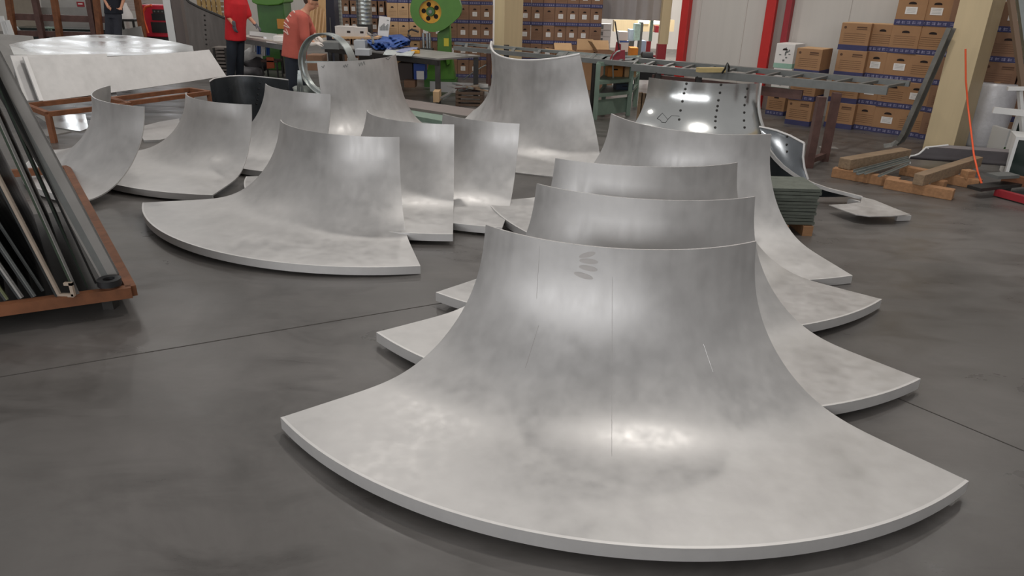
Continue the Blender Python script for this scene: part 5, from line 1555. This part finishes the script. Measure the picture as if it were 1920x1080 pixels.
for xx in (a.x + .05, b.x - .05):
    MB().box((xx, 16.28, .29), (.04, .03, .56)).build('upright', DSTEEL, gs)
# pale folded sheet in front of the red machine
pf = tag(MB().prism([uy(200, 62, 18.9), uy(263, 49, 18.9), uy(268, 70, 18.9), V0(uy(280, 76, 18.9)), V0(uy(200, 76, 18.9))], (0, .05, 0)).build('pale_sheet_stack', DULL), 'pale grey sheet standing low before the red machine', 'metal sheet')
# narrow white panels leaning at the far left edge
for k, (x0, x1, yt) in enumerate(((2, 8, 30), (7, 13, 40), (13, 22, 38))):
    a, b = uy(x0, yt, 17.2), uy(x1 + 6, 62, 17.2)
    b.z = 0
    tag(MB().bar(b, a, .09, .05, up=(0, 1, 0)).build('white_strip_panel', WHITEM), ('leftmost', 'middle', 'rightmost')[k] + ' narrow white strip leaning at the far left edge of the hall', 'strip', 'white strips at the far left')

# ------------------------------------------------------------------ people
def ball(mb, c, r, sc=(1, 1, 1), n=12):
    c = Vector(c); vs = []; fs = []
    rings = 7
    for i in range(1, rings):
        th = PI * i / rings
        for k in range(n):
            vs.append(c + Vector((r * sc[0] * math.sin(th) * math.cos(2 * PI * k / n), r * sc[1] * math.sin(th) * math.sin(2 * PI * k / n), r * sc[2] * math.cos(th))))
    t, b = len(vs), len(vs) + 1
    vs += [c + Vector((0, 0, r * sc[2])), c - Vector((0, 0, r * sc[2]))]
    for i in range(rings - 2):
        for k in range(n):
            fs.append((i * n + k, (i + 1) * n + k, (i + 1) * n + (k + 1) % n, i * n + (k + 1) % n))
    for k in range(n):
        fs.append((t, k, (k + 1) % n)); fs.append((b, (rings - 2) * n + (k + 1) % n, (rings - 2) * n + k))
    mb.add(vs, fs)
def limb(mb, pts, rad):
    for (p, r), (q, s) in zip(zip(pts, rad), list(zip(pts, rad))[1:]):
        mb.cyl(p, q, r, s, 14)
    for p, r in zip(pts, rad): ball(mb, p, r)
def torso(mb, secs, side, n=20):
    """secs: (centre, half width along side, half depth); stacked along z-ish path"""
    side = Vector(side).normalized()
    vs = []
    for i, (c, hw, hd) in enumerate(secs):
        c = Vector(c)
        d = (Vector(secs[min(i + 1, len(secs) - 1)][0]) - Vector(secs[max(i - 1, 0)][0])).normalized()
        f = d.cross(side).normalized()
        for k in range(n):
            a_ = 2 * PI * k / n
            vs.append(c + side * hw * math.cos(a_) + f * hd * math.sin(a_))
    fs = [(i * n + k, i * n + (k + 1) % n, (i + 1) * n + (k + 1) % n, (i + 1) * n + k) for i in range(len(secs) - 1) for k in range(n)]
    fs += [tuple(reversed(range(n))), tuple(range((len(secs) - 1) * n, len(secs) * n))]
    mb.add(vs, fs)
def fuse(mb, name, m, parent, vox=.014, smooth_it=4):
    o = mb.build(name, m, parent)
    r = o.modifiers.new('fuse', 'REMESH'); r.mode = 'VOXEL'; r.voxel_size = vox; r.use_smooth_shade = True
    s = o.modifiers.new('soften', 'SMOOTH'); s.factor = .5; s.iterations = smooth_it
    return o
def hand(mb, wrist, dirv, palm_n, r=1.0, curl=.5):
    """palm plus four bent fingers and a thumb; dirv: along the hand, palm_n: out of the palm"""
    d = Vector(dirv).normalized(); n_ = Vector(palm_n); n_ = (n_ - d * n_.dot(d)).normalized(); s = d.cross(n_)
    w = Vector(wrist)
    for t in (-.026, -.009, .009, .026):
        mb.cyl(w + s * t * .6, w + d * .085 + s * t, .014 * r, .012 * r, 10)
        ball(mb, w + d * .085 + s * t, .012 * r)
    for k, (t, L) in enumerate(((-.03, .062), (-.0105, .075), (.0105, .08), (.03, .07))):
        p0 = w + d * .085 + s * t
        p1 = p0 + (d * math.cos(curl * .6) + n_ * math.sin(curl * .6)) * L * .45
        p2 = p1 + (d * math.cos(curl * 1.5) + n_ * math.sin(curl * 1.5)) * L * .33
        p3 = p2 + (d * math.cos(curl * 2.2) + n_ * math.sin(curl * 2.2)) * L * .24
        limb(mb, [p0, p1, p2, p3], [.0095 * r, .009 * r, .0085 * r, .0075 * r])
    t0 = w + d * .03 - s * .03
    t1 = t0 + d * .03 - s * .03 + n_ * .012
    t2 = t1 + d * .03 - s * .012 + n_ * .012
    limb(mb, [t0, t1, t2], [.012 * r, .0105 * r, .009 * r])
def shoe(mb, ankle, fwd):
    a = Vector(ankle); f = Vector(fwd).normalized()
    limb(mb, [Vector((a.x, a.y, .05)) - f * .05, Vector((a.x, a.y, .045)) + f * .09, Vector((a.x, a.y, .035)) + f * .17], [.048, .045, .034])

def person(label, J, side, fwd, shirt_m, trouser_m, gloves, sleeve=.55, hem=None, shoe_m=BLACK, belly=.12, width=.2, head=True):
    root = thing('person', label, 'person', (J['hip'].x, J['hip'].y, 0))
    side = Vector(side).normalized(); fwd = Vector(fwd).normalized()
    body = MB()
    hip, chest, neck, hd = J['hip'], J['chest'], J['neck'], J['head']
    torso(body, [(hip - Vector((0, 0, .1)), .15, .11), (hip + Vector((0, 0, .05)), .16, .115), (hip.lerp(chest, .5), .145, .1), (chest, .17, .115), (chest.lerp(neck, .62), .15, .1), (neck, .07, .065)], side)
    limb(body, [chest.lerp(neck, .8), neck, hd], [.065, .056, .06])
    # head with jaw, nose and ears
    up = (hd - neck).normalized()
    f = J.get('face', fwd).normalized(); sd = f.cross(up).normalized()
    ball(body, hd + up * .05 - f * .01, .1, (.86, .95, 1.05), 18)
    ball(body, hd - up * .03 + f * .025, .075, (.85, .9, 1.0), 16)
    ball(body, hd - up * .075 + f * .05, .036, n=12)
    limb(body, [hd + up * .035 + f * .088, hd - up * .005 + f * .112, hd - up * .012 + f * .1], [.012, .017, .014])
    ball(body, hd - up * .045 + f * .092, .018, (1, 1, .6))
    for s in (-1, 1): ball(body, hd + sd * s * .088 - f * .01 + up * .01, .028, (.6, 1, 1.2))
    for s, ar in (('n', J['arm_n']), ('f', J['arm_f'])):
        limb(body, [ar[0], ar[1], ar[2]], [.052, .042, .03])
    for s, lg in (('n', J['leg_n']), ('f', J['leg_f'])):
        limb(body, [lg[0], lg[1], lg[2]], [.082, .056, .04])
    if not gloves:
        for ar in (J['arm_n'], J['arm_f']): hand(body, ar[2], ar[3] - ar[2], ar[4])
    fuse(body, 'body', SKIN, root, .012, 3)
    if gloves:
        for ar, gm_ in ((J['arm_n'], gloves[0]), (J['arm_f'], gloves[1])):
            g = MB(); limb(g, [ar[2] - (ar[3] - ar[2]).normalized() * .05, ar[2]], [.036, .033])
            hand(g, ar[2], ar[3] - ar[2], ar[4], 1.12)
            fuse(g, 'glove', gm_, root, .006, 2)
    sh = MB()
    hemz = hip + Vector((0, 0, hem if hem is not None else -.08))
    torso(sh, [(hemz, width * .98, belly + .035), (hip.lerp(chest, .3), width * .95, belly + .03), (hip.lerp(chest, .6), width * .95, belly + .03), (chest, width, belly + .04), (chest.lerp(neck, .5), width * .95, belly + .02), (chest.lerp(neck, .85), .11, .09)], side)
    for ar in (J['arm_n'], J['arm_f']):
        e = ar[0].lerp(ar[1], sleeve * 1.6)
        limb(sh, [chest.lerp(neck, .55).lerp(ar[0], .6), ar[0], ar[0].lerp(e, .5), e], [.09, .085, .082, .078])
    shirt = fuse(sh, 'shirt', shirt_m, root, .014, 5)
    tr = MB()
    torso(tr, [(hip - Vector((0, 0, .12)), .17, .135), (hip, .175, .135), (hip + Vector((0, 0, .08)), .165, .125)], side)
    for lg in (J['leg_n'], J['leg_f']):
        limb(tr, [lg[0], lg[1], lg[2] + Vector((0, 0, .02))], [.115, .095, .082])
    fuse(tr, 'trousers', trouser_m, root, .014, 5)
    for lg in (J['leg_n'], J['leg_f']):
        s_ = MB(); shoe(s_, lg[2], fwd); fuse(s_, 'shoe', shoe_m, root, .01, 2)
    hr_ = MB()
    ball(hr_, hd + up * .075 - f * .022, .104, (.9, .98, .92), 18)
    ball(hr_, hd + up * .0 - f * .07, .07, (.9, .6, 1.1), 14)
    fuse(hr_, 'hair', HAIR, root, .01, 2)
    for s in (-1, 1):
        MB().cyl(hd + sd * s * .034 + f * .088 + up * .028, hd + sd * s * .034 + f * .094 + up * .028, .011, n=10).build('eye', BLACK, root)
    MB().bar(hd + sd * .022 + f * .111 - up * .047, hd - sd * .022 + f * .111 - up * .047, .006, .006).build('mouth', mat('lip', (150, 86, 76), .6), root)
    return root, shirt
V = Vector
# man in red, handling the sheet on the work table
Y1 = 15.3
def j1(px, py, dy=0.0): return uy(px, py, Y1 + dy)
J = dict(hip=j1(441, 68), chest=j1(443, 22), neck=j1(445, -12), head=j1(448, -30), face=V((.9, -.15, -.25)),
         arm_n=[j1(428, 0, -.14), j1(428, 32, -.22), j1(439, 47, -.24), j1(442, 62, -.22), V((.3, 1, 0))],
         arm_f=[j1(456, 2, .14), j1(466, 31, .12), j1(480, 47, .1), j1(491, 57, .05), V((0, -.2, -1))],
         leg_n=[j1(435, 74, -.08), j1(434, 112, -.1), j1(433, 148, -.1), None], leg_f=[j1(448, 74, .08), j1(449, 112, .1), j1(450, 146, .14), None])
for l in ('leg_n', 'leg_f'): J[l][2].z = .09
person('man in a bright red t-shirt and dark trousers, grey gloves, standing at the work table', J, (.35, 1, 0), (1, -.2, 0), REDSHIRT, NAVY, (GLOVEG, GLOVEG), hem=-.07, width=.235, belly=.16)
# man in salmon shirt, stooping over the bench
Y2_ = 11.9
def j2(px, py, dy=0.0): return uy(px, py, Y2_ + dy)
J = dict(hip=j2(551, 106), chest=j2(557, 48), neck=j2(574, 20), head=j2(584, 4), face=V((.85, .25, -.5)),
         arm_n=[j2(568, 35, -.2), j2(572, 70, -.26), j2(590, 82, -.2), j2(600, 81, -.14), V((0, .4, -1))],
         arm_f=[j2(572, 34, .2), j2(584, 60, .2), j2(592, 67, .16), j2(600, 72, .12), V((0, 0, -1))],
         leg_n=[j2(547, 112, -.09), j2(548, 160, -.1), j2(545, 205, -.12), None], leg_f=[j2(560, 112, .09), j2(564, 160, .1), j2(563, 205, .12), None])
for l in ('leg_n', 'leg_f'): J[l][2].z = .09
p2r, shirt2 = person('man in a salmon t-shirt with pale back print, head bowed over the bench', J, (-.45, .9, 0), (.9, .45, 0), SALMON, NAVY, (GLOVEW, GLOVEW), sleeve=.62, hem=-.02, width=.25, belly=.16)
# pale lettering strokes printed down the back of the shirt
bpy.context.view_layer.update()
dg = bpy.context.evaluated_depsgraph_get()
ev = shirt2.evaluated_get(dg); me2 = ev.to_mesh()
bvh = BVHTree.FromPolygons([shirt2.matrix_world @ v.co for v in me2.vertices], [tuple(p.vertices) for p in me2.polygons])
ev.to_mesh_clear()
def shirt_pt(px, py):
    h, n_, _, _ = bvh.ray_cast(EYE, ray(px, py).normalized())
    return None if h is None else h - ray(px, py).normalized() * .006
strokes = [((545, 14), (553, 24), 3.0), ((540, 24), (546, 31), 2.2), ((536, 33), (541, 41), 2.6), ((533, 42), (538, 47), 2.2), ((531, 47), (541, 52), 2.4), ((536, 44), (543, 53), 1.6), ((530, 53), (533, 60), 2.4), ((533, 58), (541, 65), 2.6), ((536, 54), (540, 62), 1.6)]
for (a, b, wd_) in strokes:
    ln = []
    for k in range(7):
        t = k / 6
        p = shirt_pt(a[0] + (b[0] - a[0]) * t, a[1] + (b[1] - a[1]) * t)
        if p: ln.append(p)
    if len(ln) > 2:
        MB().tube(ln, wd_ / 2 / 118, 6).build('back_print', mat('pale_print_cloth', (226, 196, 184), .8), shirt2, smooth=40)
# man in black, far left
Y3 = 18.3
def j3(px, py, dy=0.0): return uy(px, py, Y3 + dy)
J = dict(hip=j3(213, 24), chest=j3(211, -16), neck=j3(210, -42), head=j3(211, -56), face=V((.2, -.9, -.2)),
         arm_n=[j3(198, -28, -.05), j3(196, -2, -.1), j3(203, 14, -.2), j3(208, 17, -.25), V((0, -1, 0))],
         arm_f=[j3(224, -28, .05), j3(232, -2, -.02), j3(227, 15, -.1), j3(222, 18, -.2), V((0, -1, 0))],
         leg_n=[j3(206, 28, 0), j3(205, 64, 0), j3(206, 96, 0), None], leg_f=[j3(219, 28, 0), j3(221, 64, 0), j3(221, 96, 0), None])
for l in ('leg_n', 'leg_f'): J[l][2].z = .09
person('man in a black t-shirt and dark grey trousers standing behind the glossy plates', J, (1, .1, 0), (.1, -1, 0), mat('black_cotton', (28, 32, 42), .85), DGREY, None, hem=-.02, width=.22, belly=.13)
